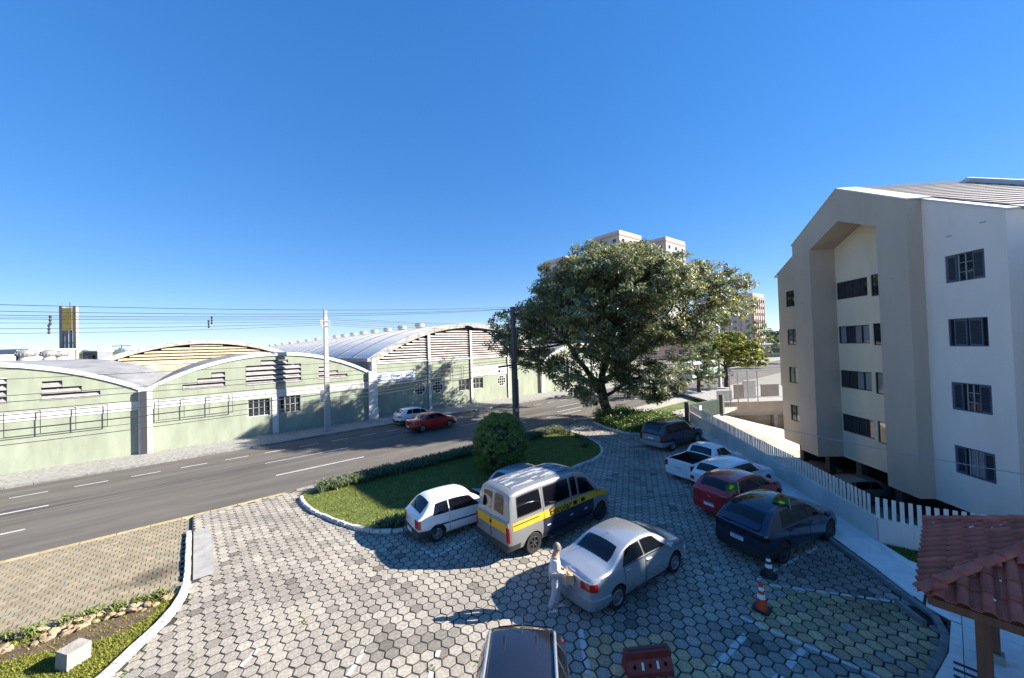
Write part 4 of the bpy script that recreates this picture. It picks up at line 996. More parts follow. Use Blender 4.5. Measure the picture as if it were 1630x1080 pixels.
# face frames: origin at the eave middle, u along the eave, v up the slope
faces = [(Vector((0,hd,ZE)),Vector((-1,0,0)),Vector((0,-hd,ZA-ZE)),hw),(Vector((-hw,0,ZE)),Vector((0,-1,0)),Vector((hw,0,ZA-ZE)),hd)]
for org,u,v,half in faces:
    SL = v.length; vn = v.normalized(); nrm = u.cross(vn).normalized()
    if nrm.z < 0: nrm = -nrm; 
    u = vn.cross(nrm)
    rows = int(SL/.33)+1
    for r in range(rows):
        d = r*.33-.05; lim = half*(1-max(0,d+.10)/SL)-.03
        ncol = int(lim*2/.255)
        for c in range(ncol+1):
            x = (c-ncol/2)*.255
            p = org+u*x+vn*d+nrm*(.004+.001*(c%2))
            M = Matrix(((u.x,vn.x,nrm.x,p.x),(u.y,vn.y,nrm.y,p.y),(u.z,vn.z,nrm.z,p.z),(0,0,0,1)))@Matrix.Rotation(random.gauss(0,.012),4,'Z')@Matrix.Rotation(random.gauss(0,.01),4,'X')
            o = add('roof_tile', tl, ks); o.matrix_local = M
    for q in range(26):
        d = random.uniform(.05,SL*.9); x = random.uniform(-1,1)*half*(1-d/SL); p = org+u*x+vn*d+nrm*.075; r = random.choice((.015,.02,.03,.045))
        M = Matrix(((u.x,vn.x,nrm.x,p.x),(u.y,vn.y,nrm.y,p.y),(u.z,vn.z,nrm.z,p.z),(0,0,0,1)))
        MB().lathe([(r,0),(r*.6,.006),(.001,.007)],7,M).build('lichen_spot', m_lich, ks)
# the two sloping faces on the far sides and the hip tiles
for a,b in ((( hw,-hd),( hw, hd)),((-hw,-hd),( hw,-hd))):
    MB().raw([(a[0],a[1],ZE),(b[0],b[1],ZE),(0,0,ZA-.01)],[(0,1,2)]).build('roof_plane', m_clay, ks)
for cx,cy in ((-hw,hd),(hw,hd),(-hw,-hd)):
    a = Vector((cx,cy,ZE+.04)); b = Vector((0,0,ZA+.04)); d = (b-a); L = d.length; d.normalize(); k = int(L/.34)
    r = d.cross(Vector((0,0,1))).normalized(); un = r.cross(d)
    for i in range(k+1):
        p0 = a+d*(i*.34-.06); p1 = p0+d*.40; vs = []; nn = 8
        for p,rr,lift in ((p0,.10,.03),(p1,.085,.01)):
            for j in range(nn+1):
                t = PI*j/nn; vs.append(p+r*rr*math.cos(t)+un*(rr*.75*math.sin(t)+lift))
        fs = [(j,j+1,nn+2+j,nn+1+j) for j in range(nn)]+[tuple(range(nn+1))]
        MB().raw(vs,fs).build('hip_tile', m_clay, ks, 50)
for px,py,w in ((KX0+.55,-.22,.085),(KX1-.22,-.42,.07),(KX0+.55,-2.7,.085)):
    MB().box(px-kx-w,px-kx+w,py-ky-w,py-ky+w,.13,ZE-.08).build('post', m_brown, ks)
    MB().box(px-kx-w-.05,px-kx+w+.05,py-ky-w-.05,py-ky+w+.05,.129,.30).build('post_base', m_conc, ks)
# ================================================================ vegetation
m_bark = mat('tree_bark', (0.060,0.048,0.038), 0.95, 0.35, 4, 1.0, 18, streak=(2,2,.4))
m_leaf = mat('olive_leaf', (0.235,0.248,0.135), 0.5, trans=0.34, attr='tone', spec=0.5)
m_leafy = mat('yellow_green_leaf', (0.230,0.246,0.030), 0.55, trans=0.35, attr='tone')
m_leafd = mat('dark_green_leaf', (0.15,0.215,0.045), 0.5, trans=0.22, attr='tone')
m_strap = mat('strap_leaf', (0.108,0.140,0.063), 0.55, trans=0.25, attr='tone')
RIGHT = np.array([0.760985,-0.648770,0.0]); FWD = np.array([0.648770,0.760985,0.0])

def leaves(C, N, ln, wd, droop=0.2, tone=(1,1,1), tvar=0.35):
    "C: centres, N: preferred normals; each leaf is a bent diamond of 4 corners"
    k = len(C); N = N+rng.normal(0,.55,(k,3)); N /= np.linalg.norm(N,axis=1,keepdims=True)
    T = rng.normal(0,1,(k,3)); T -= (T*N).sum(1,keepdims=True)*N; T /= np.linalg.norm(T,axis=1,keepdims=True)
    B = np.cross(N,T); L = ln*rng.uniform(.6,1.3,k)[:,None]; W = wd*rng.uniform(.7,1.25,k)[:,None]
    V = np.zeros((k,4,3)); V[:,0] = C-T*L*.5; V[:,1] = C+B*W*.5-N*W*.15; V[:,2] = C+T*L*.5; V[:,3] = C-B*W*.5-N*W*.15
    V[:,2,2] -= L[:,0]*droop; 
    col = np.array(tone)[None,:]*(1+rng.normal(0,tvar,(k,1))).clip(.35,1.9)*(1+rng.normal(0,.06,(k,3)))
    return V, col
def twig_points(p, r, n):
    "points scattered through a squashed ball"
    d = rng.normal(0,1,(n,3)); d /= np.linalg.norm(d,axis=1,keepdims=True)
    return p+d*(r*rng.uniform(.15,1,n)[:,None]**.6)*np.array([1,1,.62]), d

def limb(mb, a, b, r0, r1, bend=.12, n=7):
    a = Vector(a); b = Vector(b); L = (b-a).length; o = Vector((random.gauss(0,bend)*L,random.gauss(0,bend)*L,random.gauss(0,bend*.5)*L))
    P = []; 
    for i in range(n+1):
        t = i/n; P.append(a.lerp(b,t)+o*math.sin(PI*t)+Vector((random.gauss(0,.02*L),random.gauss(0,.02*L),0))*(0 if i in (0,n) else 1))
    mb.tube(P,[lerp(r0,r1,(i/n)**.8) for i in range(n+1)],8)
    return P

def big_tree():
    base = Vector((27.95,20.15,0)); root = empty('tree', 'huge spreading olive green tree beside the exit drive', 'tree', base)
    def at(u, v, dep):    # image-plane offsets in metres at the tree: right, up, towards the back
        p = RIGHT*u+FWD*dep; return Vector((p[0],p[1],v))
    tk = MB()
    fork = at(-.35,3.1,0)
    tk.tube([(0.35,-.25,-.1),(.2,-.15,.5),(.0,.05,1.3),tuple(at(-.2,2.3,0)),tuple(fork)],[.62,.47,.42,.40,.40],12)
    # (u, v, depth, horizontal radius, vertical radius, weight)
    lumps = [(0,13.6,0,3.6,2.4,1.5),(3.2,14.0,1,3.4,2.2,1.4),(-3.2,12.2,-.5,3.2,2.4,1.3),(6.2,13.0,0,3.2,2.0,1.2),(-5.2,10.2,.5,2.3,1.8,1.0),(1.2,11.6,-3.2,3.4,2.2,1.2),(4.5,11.4,-3,3.0,2.0,1.1),(-2.6,10.0,-3,2.8,2.2,1.1),
             (-8.0,8.6,1.5,2.2,2.0,.9),(-6.6,7.2,0,2.3,2.1,.9),(-9.0,7.0,2,1.5,1.2,.6),(-5.6,5.4,0,2.0,1.3,.7),(10.0,12.6,1,2.8,1.6,.75),(12.2,11.2,1.5,2.3,1.6,.45),(13.4,9.6,2,2.1,1.5,.22),(12.6,12.2,1.5,2.0,1.2,.3),(11.4,9.4,1,1.8,1.3,.30),(8.6,10.0,-1.5,2.6,1.9,.9),(7.0,7.9,-1.0,2.6,1.4,.8),
             (3.6,8.0,-2.4,2.8,1.6,.9),(-1.4,7.4,-2.2,2.6,2.0,1.0),(1.0,6.2,-1.6,2.6,1.5,.8),(-3.6,4.8,-1.0,2.0,1.5,.75),(-2.2,3.0,-1.2,1.3,1.3,.3),(2.6,4.4,-1.4,2.2,1.4,.75),(4.8,3.6,-1.0,2.0,1.2,.65),(3.6,2.4,-1.2,1.7,.8,.45),(6.6,4.6,1,1.8,1.4,.5),(1.8,3.4,-.6,1.2,1.0,.3),
             (0,12.5,4,4.2,2.6,.9),(5,12,4.5,4.0,2.4,.9),(-4.5,9.5,4,3.2,2.4,.8),(-1.0,2.6,-.7,1.0,1.2,.5),(-2.9,3.6,-1.5,1.6,1.6,.7),(-2.5,2.4,-1.4,1.0,1.0,.35),(.4,4.4,-1.3,1.7,1.3,.8),(3.4,3.2,-1.8,2.3,1.4,.9),(5.2,2.6,-1.2,1.6,1.0,.7),(0.2,8.8,-3.4,2.6,1.8,1.0),(2.2,13.0,-2.6,3.0,1.6,1.2),(-1.5,12.9,-2.6,2.6,1.6,1.1),(2,12.4,8,3.0,2.0,.8),(-3,11.0,8,2.8,1.9,.7),(6,11.6,7.5,3.0,1.9,.8),(0.5,9.4,9.5,2.8,1.8,.6),(4,9.4,10,2.8,1.8,.6),(-6,9,6.5,2.4,1.8,.6),(7.5,9.5,9,2.4,1.6,.5)]
    limbs = [(-3.2,7.0,.2,.28),(.9,8.2,-.6,.30),(3.8,6.2,.2,.27),(1.2,7.4,2.4,.22)]
    ends = []
    for u,v,d,r in limbs:
        P = limb(tk, fork, at(u,v,d), r, r*.62, .06); ends.append((P[-1],r*.6)); ends.append((P[4],r*.72))
    P = limb(tk, at(-.1,1.6,0), at(-2.6,4.4,-.5), .16, .07, .08); ends.append((P[-1],.07))
    P = limb(tk, at(.0,1.9,0), at(3.0,3.8,-.8), .18, .08, .08); ends.append((P[-1],.08))
    Vs = []; Cs = []
    for (u,v,d,rh,rv,wt) in lumps:
        c = at(u,v,d); e,r = min(ends, key=lambda q: (q[0]-c).length+(0 if q[0].z < c.z+1 else 3))
        P = limb(tk, e, c, r*.7, .05, .08)
        nt_ = int((84 if v > 5 else 52)*wt*rh*rh/8)+8
        for i in range(nt_):
            q = np.array(c); dd = rng.normal(0,1,3); dd /= np.linalg.norm(dd); 
            rad = rng.uniform(.35,1.0)**.5
            t = q+dd*np.array([rh,rh,rv])*rad
            if t[2] < 1.0: continue
            if i % 7 == 0: tk.tube([tuple(P[5]),tuple((np.array(P[5])+t)/2+rng.normal(0,.15,3)),tuple(t)],[.032,.02,.007],4,cap=False)
            # a spray of small leaves about the twig tip, flattened in layers
            n = int(rng.uniform(34,58)); sp, dn = twig_points(t, rng.uniform(.42,.78), n)
            up = np.zeros((n,3)); up[:,2] = .5; up += dd*.55
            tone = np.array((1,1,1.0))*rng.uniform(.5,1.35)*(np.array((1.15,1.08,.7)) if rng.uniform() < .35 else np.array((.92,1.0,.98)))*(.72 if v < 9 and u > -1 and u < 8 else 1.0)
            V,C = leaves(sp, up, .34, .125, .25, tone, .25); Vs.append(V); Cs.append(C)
    # bare twigs on the thin right side
    for i in range(60):
        a = at(random.uniform(9,11.5),random.uniform(9.5,11.5),1); b = a+Vector(tuple(RIGHT*random.uniform(1,3.6)))+Vector((0,0,random.uniform(-1.2,1.6)))
        m_ = (a+b)/2+Vector((0,0,.3)); tk.tube([a,m_,b],[.022,.014,.005],4,cap=False)
    tk.build('trunk', m_bark, root, 50)
    V = np.concatenate(Vs); C = np.concatenate(Cs)
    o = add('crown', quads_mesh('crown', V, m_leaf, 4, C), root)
    return root, len(V)
_, nleaf = big_tree(); print('big tree leaves', nleaf)

def tree(name, label, base, trunk_h, r0, lumps, leafm, n_per, ln, wd, tone, lean=(0,0), group=None):
    base = Vector(base); root = empty(name, label, 'tree', base, 0, group); tk = MB()
    fork = Vector((lean[0],lean[1],trunk_h)); tk.tube([(0,0,-.1),(lean[0]*.3,lean[1]*.3,trunk_h*.5),tuple(fork)],[r0*1.25,r0,r0*.85],9)
    Vs = []; Cs = []
    for (x,y,z,rh,rv) in lumps:
        p = RIGHT*x+FWD*y; c = Vector((p[0],p[1],z)); limb(tk, fork, c, r0*.5, .03, .08)
        for i in range(int(n_per*rh*rh)):
            dd = rng.normal(0,1,3); dd /= np.linalg.norm(dd); t = np.array(c)+dd*np.array([rh,rh,rv])*rng.uniform(.3,1)**.5
            n = int(rng.uniform(26,44)); sp,_d = twig_points(t, rng.uniform(.3,.6)*max(.7,rh*.4), n); up = np.zeros((n,3)); up[:,2] = .8; up += dd*.6
            V,C = leaves(sp, up, ln, wd, .2, np.array(tone)*rng.uniform(.7,1.3), .25); Vs.append(V); Cs.append(C)
    tk.build('trunk', m_bark, root, 50)
    add('crown', quads_mesh('crown', np.concatenate(Vs), leafm, 4, np.concatenate(Cs)), root)
    return root
tree('tree', 'bright yellow green street tree behind the terrace posts', (55.0,19.7,0), 3.0, .28,
     [(0,0,5.6,2.6,1.6),(2.6,0,5.6,2.3,1.5),(4.6,.5,5.0,1.6,1.1),(-2.2,0,5.0,2.2,1.5),(1.0,-1.5,4.2,2.2,1.2),(3.2,-1,4.0,1.6,1.0),(1.2,1,7.0,2.0,1.0)], m_leafy, 11.0, .36, .19, (1,1,1), (.6,.3))
tree('tree', 'dark shaded tree left of the bright street tree', (47.5,20.2,0), 2.2, .22,
     [(-.5,0,3.6,2.2,1.5),(1.4,0,2.9,1.8,1.1),(-2.0,0,5.4,2.2,1.6),(-.2,.6,6.6,2.0,1.4),(.6,-.5,1.6,1.4,.8),(1.6,0,4.6,1.6,1.2)], m_leaf, 9.0, .28, .11, (.75,.85,.7), (.2,.1))
for (b_,lab,sc,tn) in (((43.0,27.0,0),'small pale street tree directly behind the big trunk',1.0,(1.25,1.2,1.0)),((92,37,0),'far green tree near the right power pole',1.6,(.95,1.1,.7)),((118,44,0),'farthest green tree right of the towers',1.8,(.8,1.0,.7)),((80,45,0),'far green tree hidden behind the bright street tree',1.7,(.8,.95,.7)),((104,24,0),'far round tree beyond the bus, nearest the apartment house',1.5,(.9,1.0,.6)),((112,32,0),'far broad tree beyond the bus, left of the far round one',1.9,(.8,1.0,.7)),((126,22,0),'farthest low tree right of the right power pole',1.9,(.85,1.0,.75))):
    tree('tree', lab, b_, 2.2*sc, .18*sc, [(0,0,4.2*sc,1.9*sc,1.4*sc),(1.4*sc,0,3.6*sc,1.4*sc,1.0*sc),(-1.4*sc,.3,3.7*sc,1.5*sc,1.1*sc),(.2,0,5.4*sc,1.3*sc,.9*sc)], m_leaf, 5.0/sc, .34*sc**.5, .14*sc**.5, tn)

# round clipped bush on the island
def bush():
    root = empty('bush', 'round clipped dark green bush on the lawn island', 'bush', (12.75,16.25,.05)); Vs = []; Cs = []
    st = MB()
    for i in range(7):
        a = 2*PI*i/7; st.tube([(0.1*math.cos(a),.1*math.sin(a),0),(.4*math.cos(a),.4*math.sin(a),.8),(.8*math.cos(a),.8*math.sin(a),1.7)],[.06,.04,.015],6)
    st.tube([(0,0,0),(0,0,2.4)],[.08,.03],6)
    st.build('stem', m_bark, root, 50)
    def R(z): return 1.45*max(.03,1-((z-1.42)/1.68)**2)**.48
    for i in range(780):
        z = 3.05*rng.uniform(0.03,1)**.9; a = rng.uniform(0,2*PI); r = R(z)*rng.uniform(.90,1.06)
        if rng.uniform() < .2: r *= rng.uniform(.5,.9)
        c = np.array([r*math.cos(a),r*math.sin(a),z]); out = np.array([math.cos(a),math.sin(a),(z-1.2)*.6]); out /= np.linalg.norm(out)
        n = 62; d = rng.normal(0,1,(n,3)); d /= np.linalg.norm(d,axis=1,keepdims=True)
        sp = c+d*rng.uniform(.03,.17,(n,1)); N = out*.6+d*.8
        V,C = leaves(sp, N, .085, .035, .1, np.array((1,1,1))*rng.uniform(.7,1.35)*(np.array((1.25,1.12,.7)) if rng.uniform()<.35 else 1), .25); Vs.append(V); Cs.append(C)
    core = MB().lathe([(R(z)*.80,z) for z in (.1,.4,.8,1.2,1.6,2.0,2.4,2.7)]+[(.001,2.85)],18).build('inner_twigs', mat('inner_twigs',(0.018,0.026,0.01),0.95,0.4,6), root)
    add('foliage', quads_mesh('foliage', np.concatenate(Vs), m_leafd, 4, np.concatenate(Cs)), root)
bush()

# strap-leaved border, one clump after another
def strap_clumps(pts, h, n, spread, tone):
    k = len(pts)*n; P = np.repeat(np.array(pts),n,axis=0); a = rng.uniform(0,2*PI,k); L = h*rng.uniform(.7,1.3,k); w = .014*rng.uniform(.8,1.4,k)
    ca, sa = np.cos(a), np.sin(a); P[:,0] += rng.normal(0,.09,k); P[:,1] += rng.normal(0,.09,k)
    Q = []; S = []; tn = np.array(tone)[None,:]*rng.uniform(.65,1.4,(k,1))
    prof = [(0,0,1.0),(.22,.62,1.0),(.55,.88,.9),(.95,.62,.15)]; sp = spread*rng.uniform(.5,1.3,k)
    for (r0,z0,w0),(r1,z1,w1) in zip(prof,prof[1:]):
        V = np.zeros((k,4,3))
        for j,(r,z,ww,sg) in enumerate(((r0,z0,w0,-1),(r0,z0,w0,1),(r1,z1,w1,1),(r1,z1,w1,-1))):
            V[:,j,0] = P[:,0]+ca*r*sp-sa*w*ww*sg; V[:,j,1] = P[:,1]+sa*r*sp+ca*w*ww*sg; V[:,j,2] = P[:,2]+z*L
        Q.append(V); S.append(tn)
    return np.concatenate(Q), np.concatenate(S)
HP = []
for s_ in np.arange(4.7,21.6,.20):
    for n_ in (19.72,19.95,20.18):
        HP.append((s_+random.gauss(0,.06), n_+random.gauss(0,.05)+(.10 if s_ < 8 else 0), .05))
V,C = strap_clumps(HP, .42, 46, .42, (1,1,1))
tag(add('border_plants', quads_mesh('border_plants', V, m_strap, 4, C), lawn), kind='stuff')
HP = [(x+random.gauss(0,.07), y+random.gauss(0,.05), .05) for x,y in zip(np.linspace(5.15,6.7,9),np.linspace(14.25,13.85,9))]+[(19.3,15.6,.05),(19.6,15.8,.05),(20.6,16.6,.05),(20.9,17.6,.05),(21.2,18.6,.05),(21.3,19.2,.05)]
V,C = strap_clumps(HP, .34, 40, .34, (1,1,.9)); tag(add('border_plants', quads_mesh('border_plants', V, m_strap, 4, C), lawn), kind='stuff')
HP = [(-.75-.17*i+random.gauss(0,.05), 14.78+.024*i+random.gauss(0,.06), 0) for i in range(28) if i % 3 != 1]
V,C = strap_clumps(HP, .20, 22, .22, (1.35,1.25,.7)); tag(add('border_plants', quads_mesh('border_plants', V, m_strap, 4, C), lawn2), kind='stuff')
# bed of low shrubs under the big tree
BED = [(26.0,19.9),(25.2,18.2),(24.6,16.5),(24.6,15.3),(25.7,14.35),(30.6,14.25),(31.0,16),(30.2,19.5),(29.2,21.0),(27,21.0)]
bed = MB().prism(BED,-.3,.06,'z').build('planting_bed', m_soil); tag(bed, kind='structure')
kerb_run('kerb', spline([(26.0,20.0),(25.1,18.25),(24.5,16.55),(24.5,15.3),(25.65,14.25)],5), .15, -.2, .14, .7, m_kerbw, None, .006)
Vs = []; Cs = []
for i in range(900):
    x, y = rng.uniform(24.6,31), rng.uniform(14.3,20.2)
    if not inside(BED,x,y) or (x-27.95)**2+(y-20.15)**2 < .5: continue
    h = .75*math.exp(-((x-27.6)/3.2)**2)*(.8+.4*math.sin(x*2.1+y*1.7))+.18
    n = 46; c = np.array([x,y,.06+h*rng.uniform(.3,1)]); sp = c+rng.normal(0,.16,(n,3)); up = np.zeros((n,3)); up[:,2] = .8
    V,C = leaves(sp, up, .16, .07, .3, np.array((1,1,1))*rng.uniform(.6,1.3), .3); Vs.append(V); Cs.append(C)
tag(add('low_shrubs', quads_mesh('low_shrubs', np.concatenate(Vs), m_leafd, 4, np.concatenate(Cs)), bed), kind='stuff')
tag(MB().box(26.65,60,14.0,21.14,-.3,-.012).build('pavement', mat('pale_pavement',(0.350,0.327,0.289),0.9,0.2,1.2,0.5,12)), kind='structure')
tag(MB().prism([(33,17.5),(44,17.2),(44,19.2),(33.5,19.4)],-.3,.004,'z').build('lawn', m_grassb), kind='structure')

# ================================================================ stone border and block at the lower left
def stone_mesh(i):
    bm = bmesh.new(); bmesh.ops.create_icosphere(bm, subdivisions=1, radius=1.0)
    for v in bm.verts: v.co = Vector((v.co.x*random.uniform(.8,1.15), v.co.y*random.uniform(.75,1.1), v.co.z*random.uniform(.6,1.0)))
    me = bpy.data.meshes.new('stone'); bm.to_mesh(me); bm.free(); me.materials.append(mat('field_stone',(0.312,0.226,0.148),0.9,0.35,2.5,0.6,10,rnd=0.3)); return me
sm = [stone_mesh(i) for i in range(7)]
sb = empty('stone_border', 'border of loose brown and cream stones along the block pavement', 'stones', (-2.5,14.6,0))
for i in range(150):
    t = random.random()**.9; x = lerp(-.62,-7.5,t); y = lerp(14.52,15.0,t)+random.gauss(0,.14)
    s_ = random.uniform(.055,.115)
    add('stone', random.choice(sm), sb, (x+2.5,y-14.6,s_*.35+random.choice((0,0,.05))), (random.gauss(0,.3),random.gauss(0,.3),random.uniform(0,6.3)), (s_*random.uniform(1,1.7),s_,s_*.75))
# rough block on the grass
mb = MB().prism([(-.21,-.16),(.20,-.19),(.23,.17),(-.17,.20)], 0, .42, 'z', M=Matrix.Rotation(.06,4,'X'))
blk = mb.build('concrete_block', mat('rough_block',(0.319,0.293,0.258),0.95,0.2,3,0.8,18)); blk.location = (-2.2,12.98,-.02); blk.rotation_euler = (0,0,.75)
tag(blk, 'rough pale concrete block standing on the lower left lawn', 'block')
tag(add('stone', sm[2], None, (7.0,14.35,.16), (0,.2,.4), (.24,.17,.16)), 'grey boulder on the lawn edge beside the white hatchback', 'stone')

# tufts of grass rooted in the paver joints near the kerbs
TF = []
for i in range(420):
    d_, x, y = random.choice(CELLS[:int(len(CELLS)*.75)]); a = random.choice(hexang)
    near = min(math.hypot(x-p[0],y-p[1]) for p in ISL[::2]+LOT[-9:]+[(13.5,.6),(14.6,1.5),(15.9,2.6)])
    if random.random() < (1 if near < .5 else .12): TF.append((x+HEXD*.56*math.cos(a), y+HEXD*.56*math.sin(a), -.012))
V,C = strap_clumps(TF, .035, 10, .05, (.9,.95,.5)); V[:,:,:] = V
tag(add('joint_weeds', quads_mesh('joint_weeds', V, m_strap, 4, C), lot), kind='stuff')
# ================================================================ vehicles
def paint(name, col, rough=0.28, metal=0.0, coat=1.0): return mat(name, col, rough, 0.04, 3.0, metal=metal, coat=coat)
m_tint = mat('tinted_car_glass', (0.004,0.004,0.006), 0.05, spec=0.6)
m_tyre = mat('tyre_rubber', (0.012,0.012,0.013), 0.85, 0.2, 12)
m_rim = mat('alloy_rim', (0.40,0.41,0.42), 0.3, metal=0.8)
m_rimd = mat('dark_rim', (0.07,0.07,0.075), 0.4, metal=0.6)
m_red = mat('tail_lamp_red', (0.32,0.012,0.010), 0.15, coat=1.0)
m_lens = mat('clear_lamp_lens', (0.55,0.55,0.55), 0.12, coat=1.0)
m_plate = mat('number_plate', (0.66,0.67,0.68), 0.5); m_plateb = mat('plate_blue', (0.03,0.06,0.30), 0.5); m_chr = mat('chrome', (0.62,0.63,0.65), 0.12, metal=1.0)
m_trim = mat('grey_bumper_plastic', (0.032,0.033,0.036), 0.6, 0.1, 10)

def pchip(P):
    xs = [p[0] for p in P]; ys = [p[1] for p in P]; n = len(xs)
    h = [xs[i+1]-xs[i] for i in range(n-1)]; d = [(ys[i+1]-ys[i])/h[i] for i in range(n-1)]
    m = [0.0]*n; m[0], m[-1] = d[0], d[-1]
    for i in range(1,n-1):
        if d[i-1]*d[i] > 0: w1, w2 = 2*h[i]+h[i-1], h[i]+2*h[i-1]; m[i] = (w1+w2)/(w1/d[i-1]+w2/d[i])
    def f(x):
        if x <= xs[0]: return ys[0]
        if x >= xs[-1]: return ys[-1]
        i = max(k for k in range(n-1) if xs[k] <= x); t = (x-xs[i])/h[i]
        return (2*t**3-3*t*t+1)*ys[i]+(t**3-2*t*t+t)*h[i]*m[i]+(-2*t**3+3*t*t)*ys[i+1]+(t**3-t*t)*h[i]*m[i+1]
    return f

class Body:
    "lofted car shell; x from the rear end (0) to the nose (L), y to the left, z up"
    def __init__(s, L, W, zl, belt, top, plan, tumble=.30, bulge=.05, crown=.06):
        s.L, s.W, s.tum, s.bulge, s.crown = L, W, tumble, bulge, crown
        s.fb, s.ft, s.fp = pchip(belt), pchip(top), pchip(plan); s.zl = pchip(zl) if hasattr(zl,'__len__') else (lambda x: zl)
        s.ctrl = sorted(set([round(p[0],4) for p in belt+top+plan]))
    def w(s, x): return s.W/2*s.fp(x)
    def low(s, x, q):
        zb, zl = s.fb(x), s.zl(x); w = s.w(x)
        k = .90+.10*(1-(1-min(1,q/.42))**2) if q < .42 else 1-.045*((q-.42)/.58)**2
        return w*k, zl+(zb-zl)*q
    def yz(s, x, z): q = (z-s.zl(x))/(s.fb(x)-s.zl(x)); return s.low(x,min(1,max(0,q)))[0]
    def up(s, x, t):
        wb, zb = s.low(x,1.0); zt = max(s.ft(x), zb+.012); hgt = zt-zb
        wr = max(wb-s.tum*hgt-.03, wb*.5); zr = zt-min(s.crown, hgt*.5)
        A, K = (wb,zb), (wr,zr)
        K1 = (A[0]+(K[0]-A[0])*.88, A[1]+(K[1]-A[1])*.88); K2 = (wr*.87, zr+(zt-zr)*.22)
        if t < .4: u = t/.4; return lerp(A[0],K1[0],u)+.012*math.sin(PI*u)*min(1,hgt/.3), lerp(A[1],K1[1],u)
        if t < .6: u = (t-.4)/.2; return tuple((1-u)**2*K1[i]+2*u*(1-u)*K[i]+u*u*K2[i] for i in (0,1))
        u = (t-.6)/.4; y = K2[0]*(1-u); return y, zt-(zt-K2[1])*(y/K2[0])**2
    def pt(s, x, v, side):   # v in [0,1] lower side, [1,2] upper, side +1 left / -1 right
        y, z = s.low(x,v) if v <= 1 else s.up(x,v-1); return Vector((x, y*side, z))
    def nrm(s, x, v, side):
        e = .01; dx = s.pt(min(x+e,s.L),v,side)-s.pt(max(x-e,0),v,side); dv = s.pt(x,min(v+e,2),side)-s.pt(x,max(v-e,0),side)
        n = dx.cross(dv)*-side
        return n.normalized() if n.length > 1e-9 else Vector((0,side,0))
    def shell(s):
        xs = sorted(set([round(i*s.L/52,4) for i in range(53)]+s.ctrl)); xs = [x for i,x in enumerate(xs) if i == 0 or x-xs[i-1] > .012 or x == s.L]
        qs = [i/8 for i in range(9)]; ts = [.08,.16,.24,.32,.40,.45,.5,.55,.6,.7,.8,.9,1.0]
        def half(x):
            y0, z0 = s.low(x,0); return [(0,z0),(y0*.5,z0)]+[s.low(x,q) for q in qs]+[s.up(x,t) for t in ts]
        mb = MB(); H = [half(x) for x in xs]; K = len(H[0]); ring = 2*(K-1)
        vs = []
        for x,h in zip(xs,H):
            vs += [(x,y,z) for y,z in h]+[(x,-y,z) for y,z in h[-2:0:-1]]
        fs = [(i*ring+j, i*ring+(j+1)%ring, (i+1)*ring+(j+1)%ring, (i+1)*ring+j) for i in range(len(xs)-1) for j in range(ring)]
        mb.raw(vs, fs)
        fl = [-1,-.8,-.55,-.28,0,.28,.55,.8,1]
        for x,h,sg in ((xs[0],H[0],-1),(xs[-1],H[-1],1)):
            rows = [[(x+sg*s.bulge*min(1,y/(s.W*.38))*(1-f*f), y*f, z) for f in fl] for y,z in h[2:]]
            for a,b in zip(rows,rows[1:]):
                for j in range(len(fl)-1):
                    q = [a[j],a[j+1],b[j+1],b[j]]
                    if b is rows[-1]: mb.face([a[j],a[j+1],b[j]])
                    else: mb.face(q)
            y0, z0 = h[2]; mb.face(rows[0][::-1]+[(x,-y0,z0),(x,-y0*.5,z0),(x,0,z0),(x,y0*.5,z0),(x,y0,z0)][1:-1])
        return mb
    def patch(s, xa, xb, va, vb, side, off, m_round=.0, nx=10, nv=6, both=False):
        "surface patch; xa, xb are functions of r (0 bottom, 1 top)"
        fa = xa if callable(xa) else (lambda r: xa); fb_ = xb if callable(xb) else (lambda r: xb)
        vs = []; 
        for i in range(nx+1):
            for j in range(nv+1):
                a, b = 2*i/nx-1, 2*j/nv-1
                if m_round: a, b = a*math.sqrt(1-m_round*b*b*.5), b*math.sqrt(1-m_round*a*a*.5)
                r = (b+1)/2; x = lerp(fa(r),fb_(r),(a+1)/2); v = lerp(va,vb,r)
                vs.append(s.pt(x,v,side)+s.nrm(x,v,side)*off)
        return MB().raw(vs,[(i*(nv+1)+j,(i+1)*(nv+1)+j,(i+1)*(nv+1)+j+1,i*(nv+1)+j+1) for i in range(nx) for j in range(nv)])
    def top_patch(s, x0, x1, y0, y1, off, t_in=.60, m_round=.12, nx=8, ny=12, bow=0.0):
        "patch across the roof line; y0..y1 in -1..1 of the half width"
        vs = []
        for i in range(nx+1):
            for j in range(ny+1):
                a, b = 2*i/nx-1, 2*j/ny-1
                if m_round: a, b = a*math.sqrt(1-m_round*b*b*.5), b*math.sqrt(1-m_round*a*a*.5)
                yy = lerp(y0,y1,(b+1)/2); x = lerp(x0,x1,(a+1)/2)+bow*(1-yy*yy); t = 1-abs(yy)*(1-t_in); sd = 1 if yy >= 0 else -1
                vs.append(s.pt(x,1+t,sd)+s.nrm(x,1+min(t,.985),sd)*off)
        return MB().raw(vs,[(i*(ny+1)+j,(i+1)*(ny+1)+j,(i+1)*(ny+1)+j+1,i*(ny+1)+j+1) for i in range(nx) for j in range(ny)])
